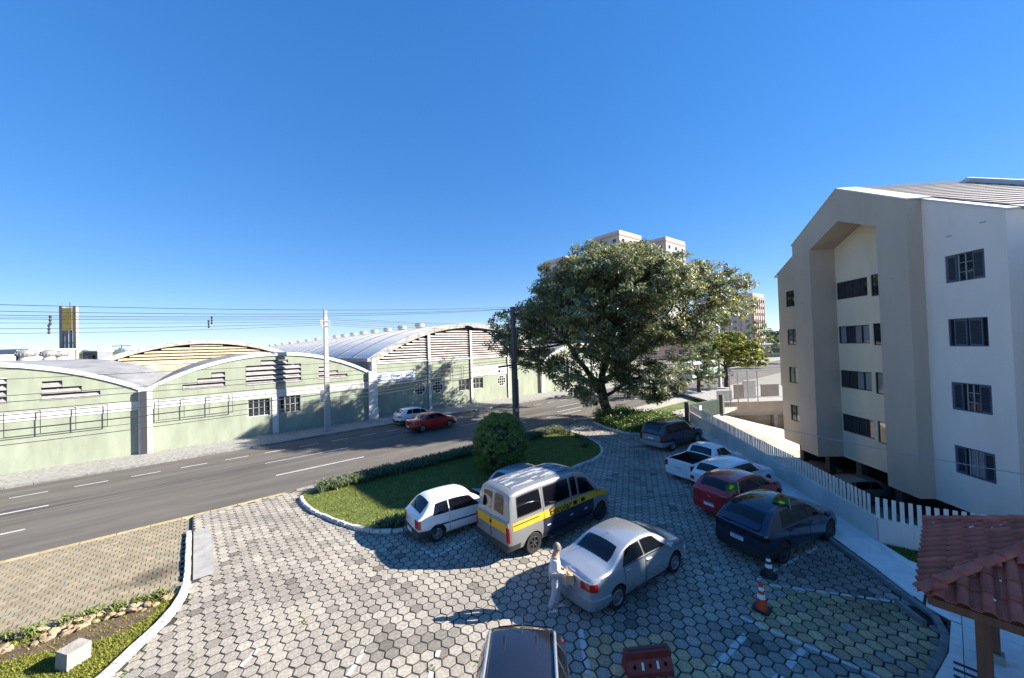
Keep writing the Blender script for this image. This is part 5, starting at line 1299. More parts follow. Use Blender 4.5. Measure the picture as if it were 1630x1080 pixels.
    def wrap(s, end, a, b, z0, z1, off, xe=.5, n=None, nz=3, thick=.03):
        "strip round the rear (or front) end; a..b in -1..1, |a|<.62 lies on the end face"
        k = .62; n = n or max(3,int(abs(b-a)*22)); X = 0 if end == 'rear' else s.L; sg = -1 if end == 'rear' else 1
        def P(u, z, o):
            sd = 1 if u >= 0 else -1; x_ = 0
            if abs(u) <= k:
                f = abs(u)/k; w = s.yz(X,z); p = Vector((X+sg*s.bulge*(1-f*f), sd*w*f, z)); n_ = Vector((sg, sd*f**4*.8, 0)).normalized()
            else:
                x = X-sg*(abs(u)-k)/(1-k)*xe; w = s.yz(x,z); p = Vector((x,sd*w,z)); g = (1-(abs(u)-k)/(1-k)); n_ = Vector((sg*.5*g**3, sd, 0)).normalized()
            return p+n_*o
        us = sorted(set([lerp(a,b,i/n) for i in range(n+1)]+[q for q in (-k,k) if a < q < b])); n = len(us)-1
        mb = MB(); G = [[P(u,lerp(z0,z1,j/nz),off) for j in range(nz+1)] for u in us]
        for i in range(n):
            for j in range(nz): mb.face([G[i][j],G[i+1][j],G[i+1][j+1],G[i][j+1]])
        I = [[P(u,z,off-thick) for z in (z0,z1)] for u in us]
        for i in range(n): mb.face([G[i][0],G[i+1][0],I[i+1][0],I[i][0]]); mb.face([G[i][-1],G[i+1][-1],I[i+1][1],I[i][1]])
        mb.face([G[0][0],G[0][-1],I[0][1],I[0][0]]); mb.face([G[-1][0],G[-1][-1],I[-1][1],I[-1][0]])
        return mb

_wheels = {}
def wheel_mesh(r, w, rim, spokes):
    key = (r,w,rim.name,spokes)
    if key in _wheels: return _wheels[key]
    ri = r*.66; M = Matrix.Rotation(-PI/2,4,'X')      # axis along +y
    ty = MB().lathe([(ri,-w/2),(r*.93,-w/2),(r,-w/2+.03),(r,w/2-.03),(r*.93,w/2),(ri,w/2-.005),(ri,-w/2)],26,M,0,False)
    t = ty.mesh('tyre',[m_tyre],40)
    rm = MB(); rm.lathe([(ri,w/2-.01),(ri-.03,w/2+.0),(ri-.045,w/2-.03),(ri-.05,-w/2+.02)],26,M,0,False); rm.lathe([(.001,w/2-.09),(ri-.05,w/2-.08)],26,M,1)
    rm.lathe([(.001,w/2+.004),(.035,w/2),(.055,w/2-.03)],12,M)
    for k in range(spokes):
        a = 2*PI*k/spokes; c, s_ = math.cos(a), math.sin(a)
        rm.bar((.03*c,w/2-.02,.03*s_),((ri-.03)*c,w/2-.03,(ri-.03)*s_),.055 if spokes < 8 else .035,.03,0,up=(0,1,0))
    r_ = rm.mesh('rim',[rim,m_black],40); _wheels[key] = (t,r_); return _wheels[key]

def car(name, label, pos, heading, B, wheels, pm, cat='car', anchor=None, side_win=(), ws=None, rw=None, doors=(), tail=None, bumper=None, plate=.55, rim=None, spokes=5, cuts=None,
        mirrors=None, group=None, head=True, sunroof=None, wb_in=.0, roof_m=None, plate_txt=None):
    """pos: world point of the right rear wheel foot (or of anchor, given in shell x,y)"""
    h = math.radians(heading); xr, xf, r = wheels; L, W = B.L, B.W; ax, ay = anchor if anchor else (xr, -(W/2-.05))
    off = Vector((ax-L/2, ay, 0)); c, s_ = math.cos(h), math.sin(h)
    loc = Vector((pos[0]-(off.x*c-off.y*s_), pos[1]-(off.x*s_+off.y*c), 0.004))
    root = empty(name, label, cat, loc, h, group); T = Vector((-L/2,0,0))
    def put(mb, nm, m, par=root, smooth=40, fix=True):
        mb.v = [tuple(Vector(v)+T) for v in mb.v]; return mb.build(nm, m, par, smooth, fix=fix)
    sh = B.shell(); sh.v = [tuple(Vector(v)+T) for v in sh.v]
    me = sh.mesh('body',[pm,m_black],None,False); bm = bmesh.new(); bm.from_mesh(me); bmesh.ops.remove_doubles(bm, verts=bm.verts, dist=2e-4)
    bmesh.ops.dissolve_degenerate(bm, dist=1e-4, edges=bm.edges); bmesh.ops.recalc_face_normals(bm, faces=bm.faces); bm.to_mesh(me); bm.free()
    body = add('body', me, root)
    cu = MB(); ra = r+.055
    for x in (xr,xf):
        for sd in (-1,1):
            yo = W/2+.1; yi = W/2-.30
            cu.lathe([(ra,min(sd*yi,sd*yo)),(ra,max(sd*yi,sd*yo))],28,Matrix.Translation((x-L/2,0,r))@Matrix.Rotation(-PI/2,4,'X'),1)
    if cuts:
        for b in cuts: cu.box(b[0]-L/2,b[1]-L/2,b[2],b[3],b[4],b[5],1)
    cut(body, cu, [pm,m_black])
    me = body.data; zsill = min(B.zl(xr+.6),B.zl(L/2))+.035
    for p in me.polygons:
        if p.normal.z < -.8 and p.center.z < .5: p.material_index = 1
    me.polygons.foreach_set('use_smooth',[True]*len(me.polygons)); me.set_sharp_from_angle(angle=math.radians(32))
    tm, rmm = wheel_mesh(r, .20 if r < .36 else .24, rim or m_rim, spokes)
    for x in (xr,xf):
        for sd in (-1,1):
            w = add('wheel', tm, root, (x-L/2, sd*(W/2-.115), r), (0,random.uniform(0,6.3),0 if sd > 0 else PI)); add('rim', rmm, w)
    for q in side_win:
        (b0,b1,t0,t1) = q[:4]; v0, v1 = (q[4],q[5]) if len(q) > 4 else (1.05,1.385)
        for sd in (-1,1): put(B.patch(lambda r_,b0=b0,t0=t0: lerp(b0,t0,r_)-.022, lambda r_,b1=b1,t1=t1: lerp(b1,t1,r_)+.022, v0-.018, v1+.018, sd, .003, .10), 'window_seal', m_black)
        for sd in (-1,1): put(B.patch(lambda r_,b0=b0,t0=t0: lerp(b0,t0,r_), lambda r_,b1=b1,t1=t1: lerp(b1,t1,r_), v0, v1, sd, .006, .10), 'side_window', m_tint)
    if ws: put(B.top_patch(ws[0],ws[1],-.97,.97,.006,.59,.06,bow=ws[2] if len(ws) > 2 else 0), 'windscreen', m_tint)
    if rw:
        for q in (rw if isinstance(rw[0],tuple) else [rw]): put(B.top_patch(q[0],q[1],q[2],q[3],.007,.60,.14), 'rear_window', m_tint)
    if rw and not isinstance(rw[0],tuple) and rw[0] < .5:
        xm = lerp(rw[0],rw[1],.06); p = B.pt(xm,2.0,1)+T; q = B.pt(lerp(rw[0],rw[1],.45),1.72,1)+T; nn = B.nrm(xm,1.985,1)
        MB().bar(p+nn*.02,q+nn*.02,.018,.014).build('wiper', m_black, root)
    if ws:
        for yy in (.1,.75):
            p = B.pt(ws[1]-.02,2.0-.4*yy,1)+T; q = B.pt(lerp(ws[1],ws[0],.55),2.0-.4*abs(yy-.55),1 if yy > .55 else -1)+T; nn = B.nrm(ws[1]-.1,1.9,1)
            MB().bar(p+nn*.02,q+nn*.02,.016,.014).build('wiper', m_black, root)
    for i,(x0,x1) in enumerate(doors):
        for sd in (-1,1):
            put(B.patch(x0-.012,x1+.012,.06,.985,sd,.0025,0), 'door_gap', m_black)
            d = put(B.patch(x0,x1,.075,.985,sd,.007,.02), 'door', pm)
            p = B.pt(x0+.14,.86,sd)+Vector((0,sd*.022,0))+T
            MB().box(p.x-.085,p.x+.085,p.y-.018,p.y+.018,p.z-.016,p.z+.016).build('handle', pm if i != 9 else m_black, d)
    if bumper:
        z0,z1,m,xe = bumper; put(B.wrap('rear',-1,1,z0,z1,.022,xe,thick=.06), 'bumper', m)
    if tail:
        for sd in (-1,1):
            a0,a1,z0,z1,xe = tail[:5]; mm = tail[5] if len(tail) > 5 else m_red
            lo, hi = (a0,a1) if sd > 0 else (-a1,-a0); put(B.wrap('rear',lo,hi,z0,z1,.014,xe), 'taillight', mm)
            if len(tail) > 6: z2,z3 = tail[6]; put(B.wrap('rear',lo,hi,z2,z3,.015,xe), 'taillight', m_lens)
    if plate:
        pl = MB().box(-B.bulge-.040-L/2,-B.bulge-.026-L/2,-.20,.20,plate-.065,plate+.065).build('number_plate', m_plate, root)
        MB().box(-B.bulge-.0425-L/2,-B.bulge-.0405-L/2,-.195,.195,plate+.038,plate+.062).build('plate_band', m_plateb, pl)
        if plate_txt:
            tm_ = text_mesh(plate_txt,.085,.001,m_black); o = add('plate_text', tm_, pl, (-B.bulge-.0415-L/2,0,plate-.016), (PI/2,0,-PI/2))
    if head:
        for sd in (-1,1):
            lo, hi = (.34,.86) if sd > 0 else (-.86,-.34); zf = B.fb(L)+.03; put(B.wrap('front',lo,hi,zf-.17,zf-.03,.012,.45), 'headlight', m_lens)
    if mirrors:
        for sd in (-1,1):
            p = B.pt(mirrors,1.02,sd)+T; q = p+Vector((.0,sd*.14,.05))
            mm = MB(); mm.bar(p,q,.05,.03); mm.lathe([(.001,-.09),(.07,-.07),(.085,0),(.07,.07),(.001,.09)],10,Matrix.Translation(q+Vector((.02,sd*.03,.02)))@Matrix.Rotation(PI/2,4,'X'))
            mm.build('mirror', pm, root, 50)
    return root, B, put, T

PL = lambda L,a=.84,b=.86: [(0,a),(.10,.925),(.35,.985),(.8,1.0),(L-1.1,1.0),(L-.5,.965),(L-.15,.88),(L,b-.06)]
# --- white three door hatchback in front of the van
L = 3.74; B = Body(L,1.64,.22,[(0,.84),(.35,.90),(1.5,.875),(2.75,.855),(3.3,.74),(L,.52)],
  [(0,.90),(.05,.955),(.12,1.02),(.50,1.34),(.75,1.405),(1.3,1.435),(1.9,1.40),(2.15,1.32),(2.78,.97),(2.95,.93),(3.45,.81),(3.65,.68),(L,.58)],PL(L,.88),.27,.05)
w_white = paint('white_car_paint',(0.72,0.72,0.71))
root_h,_b,put,T = car('parked_car','white three door hatchback with grey bumper parked beside the lawn island',(6.42,11.93),-6,B,(.66,3.03,.285),w_white,side_win=[(.52,1.12,.66,1.10),(1.19,2.42,1.17,2.02)],ws=(2.12,2.72,.05),rw=(.135,.50,-.88,.88),
  doors=[(1.15,2.45)],tail=(.40,.80,.56,.86,.16),bumper=(.22,.50,m_trim,.62),plate=.40,mirrors=2.35,spokes=9)
put(B.patch(.62,1.12,.50,.58,-1,.012),'rubbing_strip',m_trim); put(B.patch(1.17,2.4,.50,.58,-1,.014),'rubbing_strip',m_trim)
# --- silver saloon
L = 4.22; BS = Body(L,1.70,.20,[(0,.90),(.5,.965),(1.5,.955),(3.1,.925),(3.7,.80),(L,.56)],
  [(0,.97),(.06,1.03),(.30,1.055),(.62,1.085),(.78,1.12),(1.22,1.34),(1.55,1.43),(2.05,1.465),(2.5,1.42),(2.75,1.32),(3.28,1.03),(3.42,.985),(3.9,.86),(4.08,.74),(L,.62)],PL(L,.84),.30,.07)
w_silver = paint('silver_metallic',(0.46,0.48,0.50),.26,.65)
root_s,_b,put,T = car('parked_car','silver saloon with a person at its boot',(8.16,5.72),-6,BS,(.86,3.40,.30),w_silver,side_win=[(1.10,1.98,1.34,1.92),(2.04,3.02,1.99,2.52)],ws=(2.62,3.26,.06),rw=(.80,1.27,-.90,.90),
  doors=[(1.16,2.0),(2.03,3.05)],tail=(.38,.84,.70,.88,.30),bumper=(.22,.50,w_silver,.62),plate=.72,mirrors=2.95,spokes=10)
MB().tube([(1.52+T.x,0,1.42),(1.25+T.x,0,1.60)],[.012,.004],6).build('aerial', m_black, root_s)
for sd in (-1,1): MB().bar(B.pt(0,0,sd)*0+Vector((1.1+T.x,sd*.83,.985)),Vector((3.0+T.x,sd*.83,.955)),.012,.014).build('window_trim', m_chr, root_s)
# --- dark blue sport utility car with two flags
L = 4.30; BU = Body(L,1.80,.24,[(0,.98),(.4,1.04),(1.5,1.03),(3.0,.99),(3.7,.86),(L,.62)],
  [(0,1.03),(.05,1.08),(.12,1.15),(.55,1.46),(.8,1.54),(1.5,1.585),(2.2,1.55),(2.5,1.46),(3.2,1.10),(3.4,1.05),(3.95,.93),(4.18,.80),(L,.68)],PL(L,.86),.32,.08)
w_navy = paint('dark_blue_paint',(0.012,0.020,0.045),.22,.3)
root_u,_b,put,T = car('parked_car','dark blue hatch with two green flags parked nearest the kerb',(13.45,3.42),-14,BU,(.80,3.50,.34),w_navy,side_win=[(.80,1.30,.98,1.28),(1.36,2.2,1.34,2.16),(2.26,3.10,2.22,2.62)],ws=(2.58,3.2,.05),rw=(.15,.56,-.9,.9),
  doors=[(1.1,2.2),(2.24,3.15)],tail=(.34,.82,.80,.90,.25,m_tint),bumper=(.26,.56,m_black,.7),plate=.68,mirrors=3.0,rim=m_rimd,spokes=10,plate_txt='VAP3I44')
put(BU.top_patch(.75,2.45,-.90,.90,.006,.62,.06),'glass_roof',m_tint)
put(BU.top_patch(.03,.20,-.95,.95,.03,.60,.1),'spoiler',w_navy)
m_flag = mat('green_flag',(0.02,0.22,0.04),.8,trans=.3); m_flagy = mat('yellow_flag_rhombus',(0.75,0.60,0.02),.8); m_flagb = mat('blue_flag_disc',(0.01,0.03,0.22),.8)
def flag(p, ang, lab):
    o = empty('flag', lab, 'flag', p, ang)
    MB().tube([(0,0,0),(-.05,0,.44)],.007,6).build('stick', m_coping, o)
    def S(a,b): return (-.05*b-.02-a*.42, .05*math.sin(a*5)+.03*a, .16+.28*b-a*.10)
    mb = MB(); n = 8
    for i in range(n):
        for off in (0,.004): mb.face([(x,y+off,z) for x,y,z in (S(i/n,0),S((i+1)/n,0),S((i+1)/n,1),S(i/n,1))][::1 if off else -1])
    mb.build('cloth', m_flag, o)
    for off in (-.004,.008):
        q = [S(.22,.5),S(.5,.2),S(.78,.5),S(.5,.8)]; MB().face([(x,y+off,z) for x,y,z in q]).build('rhombus', m_flagy, o)
        MB().face([(lambda e: (e[0],e[1]+off*1.6,e[2]))(S(.5+.11*math.cos(k*PI/6),.5+.15*math.sin(k*PI/6))) for k in range(12)]).build('disc', m_flagb, o)
mu = Matrix.Translation(root_u.location)@Matrix.Rotation(math.radians(-14),4,'Z')
flag(mu@Vector((1.05-2.15,.60,1.52)), math.radians(-40), 'small green flag on the far side of the dark blue car roof')
flag(mu@Vector((1.55-2.15,-.72,1.30)), math.radians(-70), 'small green flag on the near window of the dark blue car')
# --- red hatchback
L = 3.95; BR = Body(L,1.71,.22,[(0,.93),(.4,.99),(1.5,.965),(2.9,.93),(3.5,.80),(L,.56)],
  [(0,.99),(.05,1.05),(.12,1.11),(.48,1.36),(.75,1.45),(1.4,1.48),(2.0,1.44),(2.3,1.36),(3.0,1.02),(3.15,.98),(3.65,.86),(3.85,.72),(L,.62)],PL(L,.84),.30,.08)
w_redp = paint('red_car_paint',(0.44,0.010,0.014),.25)
root_r,_b,put,T = car('parked_car','dark red hatchback parked between the white wagon and the blue car',(15.62,5.22),-11,BR,(.72,3.25,.30),w_redp,side_win=[(.62,1.22,.86,1.18),(1.0+.28,2.04,1.26,1.98),(2.1,2.85,2.06,2.42)],ws=(2.38,3.0,.05),rw=(.14,.50,-.86,.86),
  doors=[(1.15,2.02),(2.06,2.9)],tail=(.42,.82,.66,.90,.22),bumper=(.24,.52,w_redp,.65),plate=.52,mirrors=2.78,spokes=8)
MB().box(-BR.bulge-.012+T.x,-BR.bulge+.02+T.x,-.07,.07,.80,.83).build('badge', m_chr, root_r)
# --- white wagon
L = 4.08; BW = Body(L,1.64,.22,[(0,.88),(.35,.92),(1.5,.90),(2.95,.87),(3.6,.77),(L,.54)],
  [(0,.94),(.05,1.0),(.10,1.06),(.42,1.30),(.6,1.37),(1.3,1.41),(2.1,1.39),(2.35,1.31),(3.0,.97),(3.15,.94),(3.75,.83),(3.95,.71),(L,.60)],PL(L,.90),.26,.05)
root_w,_b,put,T = car('parked_car','white two door wagon parked between the red hatchback and the pickup',(17.05,7.78),-13,BW,(.78,3.22,.285),w_white,anchor=(.05,.78),side_win=[(.60,2.66,.74,2.24)],ws=(2.36,2.96,.04),rw=(.115,.44,-.97,.97),
  doors=[(1.45,2.75)],tail=(.46,.80,.60,.76,.2),bumper=(.22,.50,m_trim,.62),plate=.42,mirrors=2.65,spokes=8)
# --- white pickup
L = 4.45; BP = Body(L,1.70,.25,[(0,.94),(1.7,.99),(2.4,.985),(3.3,.95),(3.9,.82),(L,.58)],
  [(0,.99),(1.55,1.05),(1.66,1.10),(1.86,1.42),(2.0,1.47),(2.5,1.49),(2.75,1.43),(3.35,1.05),(3.5,1.0),(4.1,.88),(4.32,.74),(L,.64)],PL(L,.92),.30,.04)
root_p,_b,put,T = car('parked_pickup','small white pickup with open dark load bed',(18.0,9.45),-11,BP,(.88,3.58,.295),w_white,cat='pickup',anchor=(.03,.80),side_win=[(1.98,2.22,2.06,2.20),(2.28,3.12,2.27,2.66)],ws=(2.72,3.3,.05),rw=(1.665,1.84,-.92,.92),
  doors=[(2.14,3.2)],tail=(.50,.82,.64,.90,.12),bumper=(.28,.52,w_white,.5),plate=.62,mirrors=3.05,spokes=6,cuts=[(.10,1.60,-.66,.66,.62,1.4)])
# --- dark off-roader by the tree bed
L = 4.45; BL = Body(L,1.86,.30,[(0,1.02),(.3,1.06),(1.6,1.06),(3.1,1.04),(3.8,.98),(L,.70)],
  [(0,1.08),(.04,1.13),(.08,1.22),(.30,1.62),(.5,1.69),(1.3,1.73),(2.4,1.70),(2.6,1.62),(3.15,1.14),(3.3,1.10),(4.1,1.02),(4.3,.92),(L,.80)],PL(L,.92),.20,.05)
w_dkbl = paint('dark_grey_blue_paint',(0.035,0.042,0.055),.25,.3)
root_l,_b,put,T = car('parked_car','dark grey off-road car parked beside the tree bed',(22.40,11.28),-8,BL,(.82,3.48,.36),w_dkbl,side_win=[(.40,.92,.50,.92),(1.02,1.90,1.02,1.88),(1.97,2.95,1.95,2.52)],ws=(2.62,3.12,.04),rw=(.09,.285,-.9,.9),
  doors=[(1.0,1.92),(1.96,3.0)],tail=(.50,.80,.78,1.0,.16),bumper=(.32,.60,w_silver,.6),plate=.80,mirrors=2.9,spokes=6)
put(BL.wrap('rear',-.48,.48,.64,1.0,.008),'tailgate_reflection',w_silver)  # silver panel: the reflection on the dark rear door, put in as colour
# --- black car at the bottom edge, seen from above
L = 4.25; BK = Body(L,1.72,.25,[(0,.98),(.4,1.03),(1.5,1.02),(3.0,.98),(3.6,.88),(L,.64)],
  [(0,1.05),(.05,1.10),(.10,1.18),(.42,1.54),(.6,1.60),(1.4,1.645),(2.3,1.61),(2.6,1.52),(3.2,1.10),(3.4,1.05),(3.95,.95),(4.12,.84),(L,.70)],PL(L,.80),.34,.07)
w_blk = paint('black_car_paint',(0.012,0.013,0.020),.16,.0)
root_k,_b,put,T = car('parked_car','black car with silver roof rails at the bottom edge',(4.93,5.70),-134,BK,(.75,3.35,.32),w_blk,anchor=(0,0),side_win=[(.55,1.05,.75,1.05),(1.12,2.0,1.12,1.96),(2.06,3.02,2.04,2.55)],ws=(2.6,3.16,.05),rw=(.12,.42,-.88,.88),
  doors=[(1.05,2.0),(2.04,3.05)],tail=(.45,.84,.86,1.04,.25),bumper=(.28,.56,w_blk,.6),plate=.75,mirrors=2.9)
for sd in (-1,1):
    P = [BK.pt(x,1.47,sd)+Vector((0,0,.055 if .62 < x < 2.4 else .0))+T for x in (.52,.64,1.0,1.5,2.0,2.38,2.5)]; MB().tube(P,.028,8).build('roof_rail', w_silver, root_k, 50)
MB().tube([(.72+T.x,0,1.60),(.40+T.x,0,1.80)],[.012,.004],6).build('aerial', m_black, root_k)
for y in (-.28,.28): MB().bar((.75+T.x,y,BK.ft(.75)+.004),(2.3+T.x,y,BK.ft(2.3)+.002),.02,.012).build('roof_groove', m_black, root_k)
# --- silver-blue car hidden behind the van
L = 3.8; BH = Body(L,1.64,.22,[(0,.88),(.35,.93),(1.5,.90),(2.8,.87),(3.4,.77),(L,.54)],
  [(0,.94),(.05,1.0),(.12,1.06),(.48,1.32),(.7,1.39),(1.3,1.42),(1.95,1.39),(2.2,1.31),(2.85,.98),(3.0,.94),(3.5,.83),(3.7,.7),(L,.6)],PL(L,.88),.28,.05)
car('parked_car','silver blue hatchback mostly hidden behind the school van',(10.32,11.86),0,BH,(.7,3.1,.285),paint('silver_blue_metallic',(0.28,0.34,0.42),.28,.5),side_win=[(.55,1.15,.7,1.12),(1.2,2.5,1.18,2.08)],ws=(2.2,2.8,.05),rw=(.13,.48,-.88,.88),doors=[(1.17,2.5)],tail=(.45,.82,.6,.84,.16),plate=.45,bumper=(.22,.5,m_trim,.6))
# --- cars on the street
car('street_car','small white hatchback stopped by the far kerb',(14.35,31.55),1.5,Body(3.9,1.70,.22,[(0,.90),(.4,.96),(1.5,.94),(2.9,.91),(3.5,.79),(3.9,.56)],[(0,.96),(.05,1.02),(.12,1.1),(.48,1.36),(.75,1.45),(1.4,1.48),(2.0,1.44),(2.3,1.35),(2.95,1.0),(3.1,.96),(3.6,.85),(3.8,.72),(3.9,.62)],PL(3.9,.86),.28,.06),(.72,3.2,.30),w_white,
  side_win=[(.60,1.2,.84,1.16),(1.26,2.02,1.24,1.96),(2.08,2.82,2.04,2.4)],ws=(2.36,2.95,.05),rw=(.135,.49,-.88,.88),doors=[(1.2,2.0),(2.05,2.85)],tail=(.40,.84,.74,.90,.25),bumper=(.24,.5,m_trim,.6),plate=.5,mirrors=2.75)
car('street_car','bright red saloon driving along the street',(14.05,28.05),1.0,Body(4.15,1.70,.20,[(0,.90),(.5,.955),(1.5,.945),(3.0,.915),(3.65,.79),(4.15,.55)],[(0,.96),(.06,1.02),(.45,1.06),(.70,1.10),(1.15,1.32),(1.5,1.41),(2.0,1.44),(2.45,1.40),(2.7,1.31),(3.2,1.02),(3.35,.98),(3.85,.86),(4.02,.73),(4.15,.62)],PL(4.15,.84),.30,.07),(.82,3.35,.30),paint('bright_red_paint',(0.42,0.012,0.014),.25),
  side_win=[(1.05,1.92,1.28,1.86),(1.98,2.96,1.93,2.46)],ws=(2.56,3.18,.05),rw=(.74,1.2,-.9,.9),doors=[(1.1,1.94),(1.97,3.0)],tail=(.38,.82,.70,.86,.3),bumper=(.22,.5,m_black,.6),plate=.5,mirrors=2.9,spokes=8)
# --- grey cars under the apartment house
for (b_,c_,hd,lab,yy) in ((24.2,17.6,180+44-90,'grey car nose out under the apartment house',0),):
    p = BC(b_,c_,0); r_,_b,_p,_t = car('garage_car',lab,(p.x,p.y),hd,Body(3.9,1.70,.22,[(0,.90),(.4,.96),(1.5,.94),(2.9,.91),(3.5,.79),(3.9,.56)],[(0,.96),(.05,1.02),(.12,1.1),(.48,1.36),(.75,1.45),(1.4,1.48),(2.0,1.44),(2.3,1.35),(2.95,1.0),(3.1,.96),(3.6,.85),(3.8,.72),(3.9,.62)],PL(3.9,.86),.28,.06),(.72,3.2,.30),paint('mid_grey_paint',(0.20,0.20,0.21),.3,.4),anchor=(1.9,0),side_win=[(.60,1.2,.84,1.16),(1.26,2.02,1.24,1.96),(2.08,2.82,2.04,2.4)],ws=(2.36,2.95,.05),rw=(.135,.49,-.88,.88),doors=[(1.2,2.0),(2.05,2.85)],plate=0,mirrors=2.75)
    r_.location.z = -3.055

# --- school van
L = 5.35; BV = Body(L,1.94,.34,[(0,1.22),(.5,1.24),(3.6,1.24),(4.5,1.20),(4.9,1.02),(L,.66)],
  [(0,1.28),(.03,1.34),(.06,1.46),(.13,1.98),(.20,2.10),(.45,2.16),(1.5,2.20),(3.0,2.18),(3.5,2.10),(3.75,2.0),(4.42,1.40),(4.6,1.28),(5.0,1.10),(5.2,.95),(L,.78)],
  [(0,.95),(.12,.985),(.4,1.0),(3.9,1.0),(4.6,.955),(5.0,.90),(L,.74)],.13,.03,.07)
w_van = paint('silver_van_paint',(0.27,0.27,0.265),.38,.4,.5); m_vy = mat('school_stripe_yellow',(0.62,0.34,0.015),.5,.08,3); m_vn = mat('navy_panel',(0.018,0.025,0.05),.4,.1,3)
root_v,_b,put,T = car('school_van','silver grey school van with yellow stripe parked on the stall line',(8.38,9.05),-2,BV,(1.02,4.50,.34),w_van,cat='van',side_win=[(.38,1.42,.42,1.40,1.06,1.37),(1.58,2.80,1.58,2.78,1.06,1.37),(2.92,3.20,2.92,3.18,1.06,1.37),(3.32,4.22,3.32,3.78,1.04,1.34)],ws=(3.70,4.38,.06),rw=[(.055,.125,-.80,-.10),(.055,.125,.10,.80)],
  tail=(.55,.74,.66,1.12,.12),bumper=(.36,.56,m_trim,.45),plate=.0,mirrors=4.15,rim=m_rimd,spokes=6)
for sd in (-1,1):
    put(BV.patch(.16,5.0,.72,.985,sd,.005,0,40,4),'yellow_stripe',m_vy); put(BV.patch(1.45,4.05,.05,.715,sd,.0045,0,30,5),'navy_panel',m_vn); put(BV.patch(.18,1.28,.87,.905,sd,.008,0,8,2),'pin_stripe',m_vn)
    for x0,x1 in ((1.50,2.86),(3.26,4.28)): put(BV.patch(x0,x0+.012,.06,1.40,sd,.009,0,1,12),'door_gap',m_black); put(BV.patch(x1,x1+.012,.06,1.40,sd,.009,0,1,12),'door_gap',m_black)
    for x in (1.62,2.74,3.5): put(BV.patch(x,x+.16,.42,.47,sd,.012,0,2,1),'reflector',m_coping)
    for x in (3.04,3.46): p = BV.pt(x,.84,sd)+T; MB().box(p.x-.09,p.x+.09,p.y-.02,p.y+.02,p.z-.07,p.z+.07).build('handle', m_black, root_v)
    p0 = BV.pt(1.7,.02,sd)+T; p1 = BV.pt(3.95,.02,sd)+T; MB().bar(p0+Vector((0,sd*.06,-.03)),p1+Vector((0,sd*.06,-.03)),.20,.05).build('side_step', m_trim, root_v)
put(BV.wrap('rear',-.60,.60,.93,1.21,.008,.1),'yellow_stripe',m_vy)
put(BV.wrap('rear',-.006,.006,.60,1.24,.012,.1),'door_gap',m_black)
MB().box(-.045+T.x,-.035+T.x,-.06,.06,1.02,1.12).build('latch', m_black, root_v)
tm_ = text_mesh('Escolar',.35,.004,m_black,.002); y_ = BV.pt(2.2,.86,-1).y
add('lettering', tm_, root_v, (2.30+T.x,y_-.024,.335+.9*.86+.005), (PI/2,0,0))
put(BV.top_patch(.1285,.137,-.72,-.18,.012,.60,0,2,6),'red_badge',m_inkr)
rp = BV.top_patch(.45,3.2,-.85,.85,.006,.62,0,16,14)
put(rp,'roof_skin',mat('peeling_roof_paint',(0.10,0.11,0.13),.6,col2=(0.34,0.37,0.42),scale=2.0,lo=.50,hi=.54,streak=(.7,3.4,1)))
# ================================================================ cones, barrier, person, far traffic
m_orange = mat('orange_cone', (0.62,0.06,0.015), .5, .08, 5); m_refl = mat('reflective_band', (0.75,0.75,0.74), .4)
def cone(p, h, mb_, mc, lab):
    o = empty('traffic_cone', lab, 'cone', p)
    MB().prism([(-.19,-.15),(-.15,-.19),(.15,-.19),(.19,-.15),(.19,.15),(.15,.19),(-.15,.19),(-.19,.15)],.001,.035,'z').build('base', mb_, o)
    R = lambda t: lerp(.135,.028,t)
    MB().lathe([(R(0),.036),(R(.92),h*.92),(R(1),h),(.001,h+.004)],20).build('body', mc, o, 40)
    for a,b in ((.42,.58),(.70,.82)): MB().lathe([(R(a)+.004,h*a),(R(b)+.004,h*b)],20).build('band', m_refl, o, 60)
cone((10.78,3.26,.004),.70,m_black,m_orange,'orange traffic cone on the yellow parking bay')
cone((12.45,3.55,.004),.62,m_black,m_black,'black traffic cone beside the dark blue car')
m_barr = mat('dark_red_plastic', (0.20,0.022,0.018), .5, .15, 4)
ba = empty('barrier', 'dark red plastic road barrier lying at the bottom of the car park', 'barrier', (7.08,4.28,.004), math.radians(-35))
bp = [(-.20,0),(.20,0),(.19,.10),(.085,.30),(.085,.44),(-.085,.44),(-.085,.30),(-.19,.10)]
body_ = MB().prism(bp,-.48,.48,'x').build('body', [m_barr,m_barr], ba)
cb = MB()
for x in (-.33,0,.33): cb.lathe([(.035,-.4),(.035,.4)],12,Matrix.Translation((x,0,.20))@Matrix.Rotation(-PI/2,4,'X'),1)
cb.box(-.20,-.06,-.3,.3,-.05,.045,1); cb.box(.06,.20,-.3,.3,-.05,.045,1)
cut(body_, cb)
for sx in (-.38,.38): MB().lathe([(.03,.441),(.03,.445),(.001,.446)],10,Matrix.Translation((sx,0,0))).build('cap', m_black, ba)
MB().bar((-.4,0,.4435),(.4,0,.4435),.03,.006).build('slot', m_black, ba)
for sx in (-.16,.16): MB().bar((sx,-.168,.15),(sx,-.115,.27),.045,.012,up=(0,-1,0)).build('reflector', m_refl, ba)

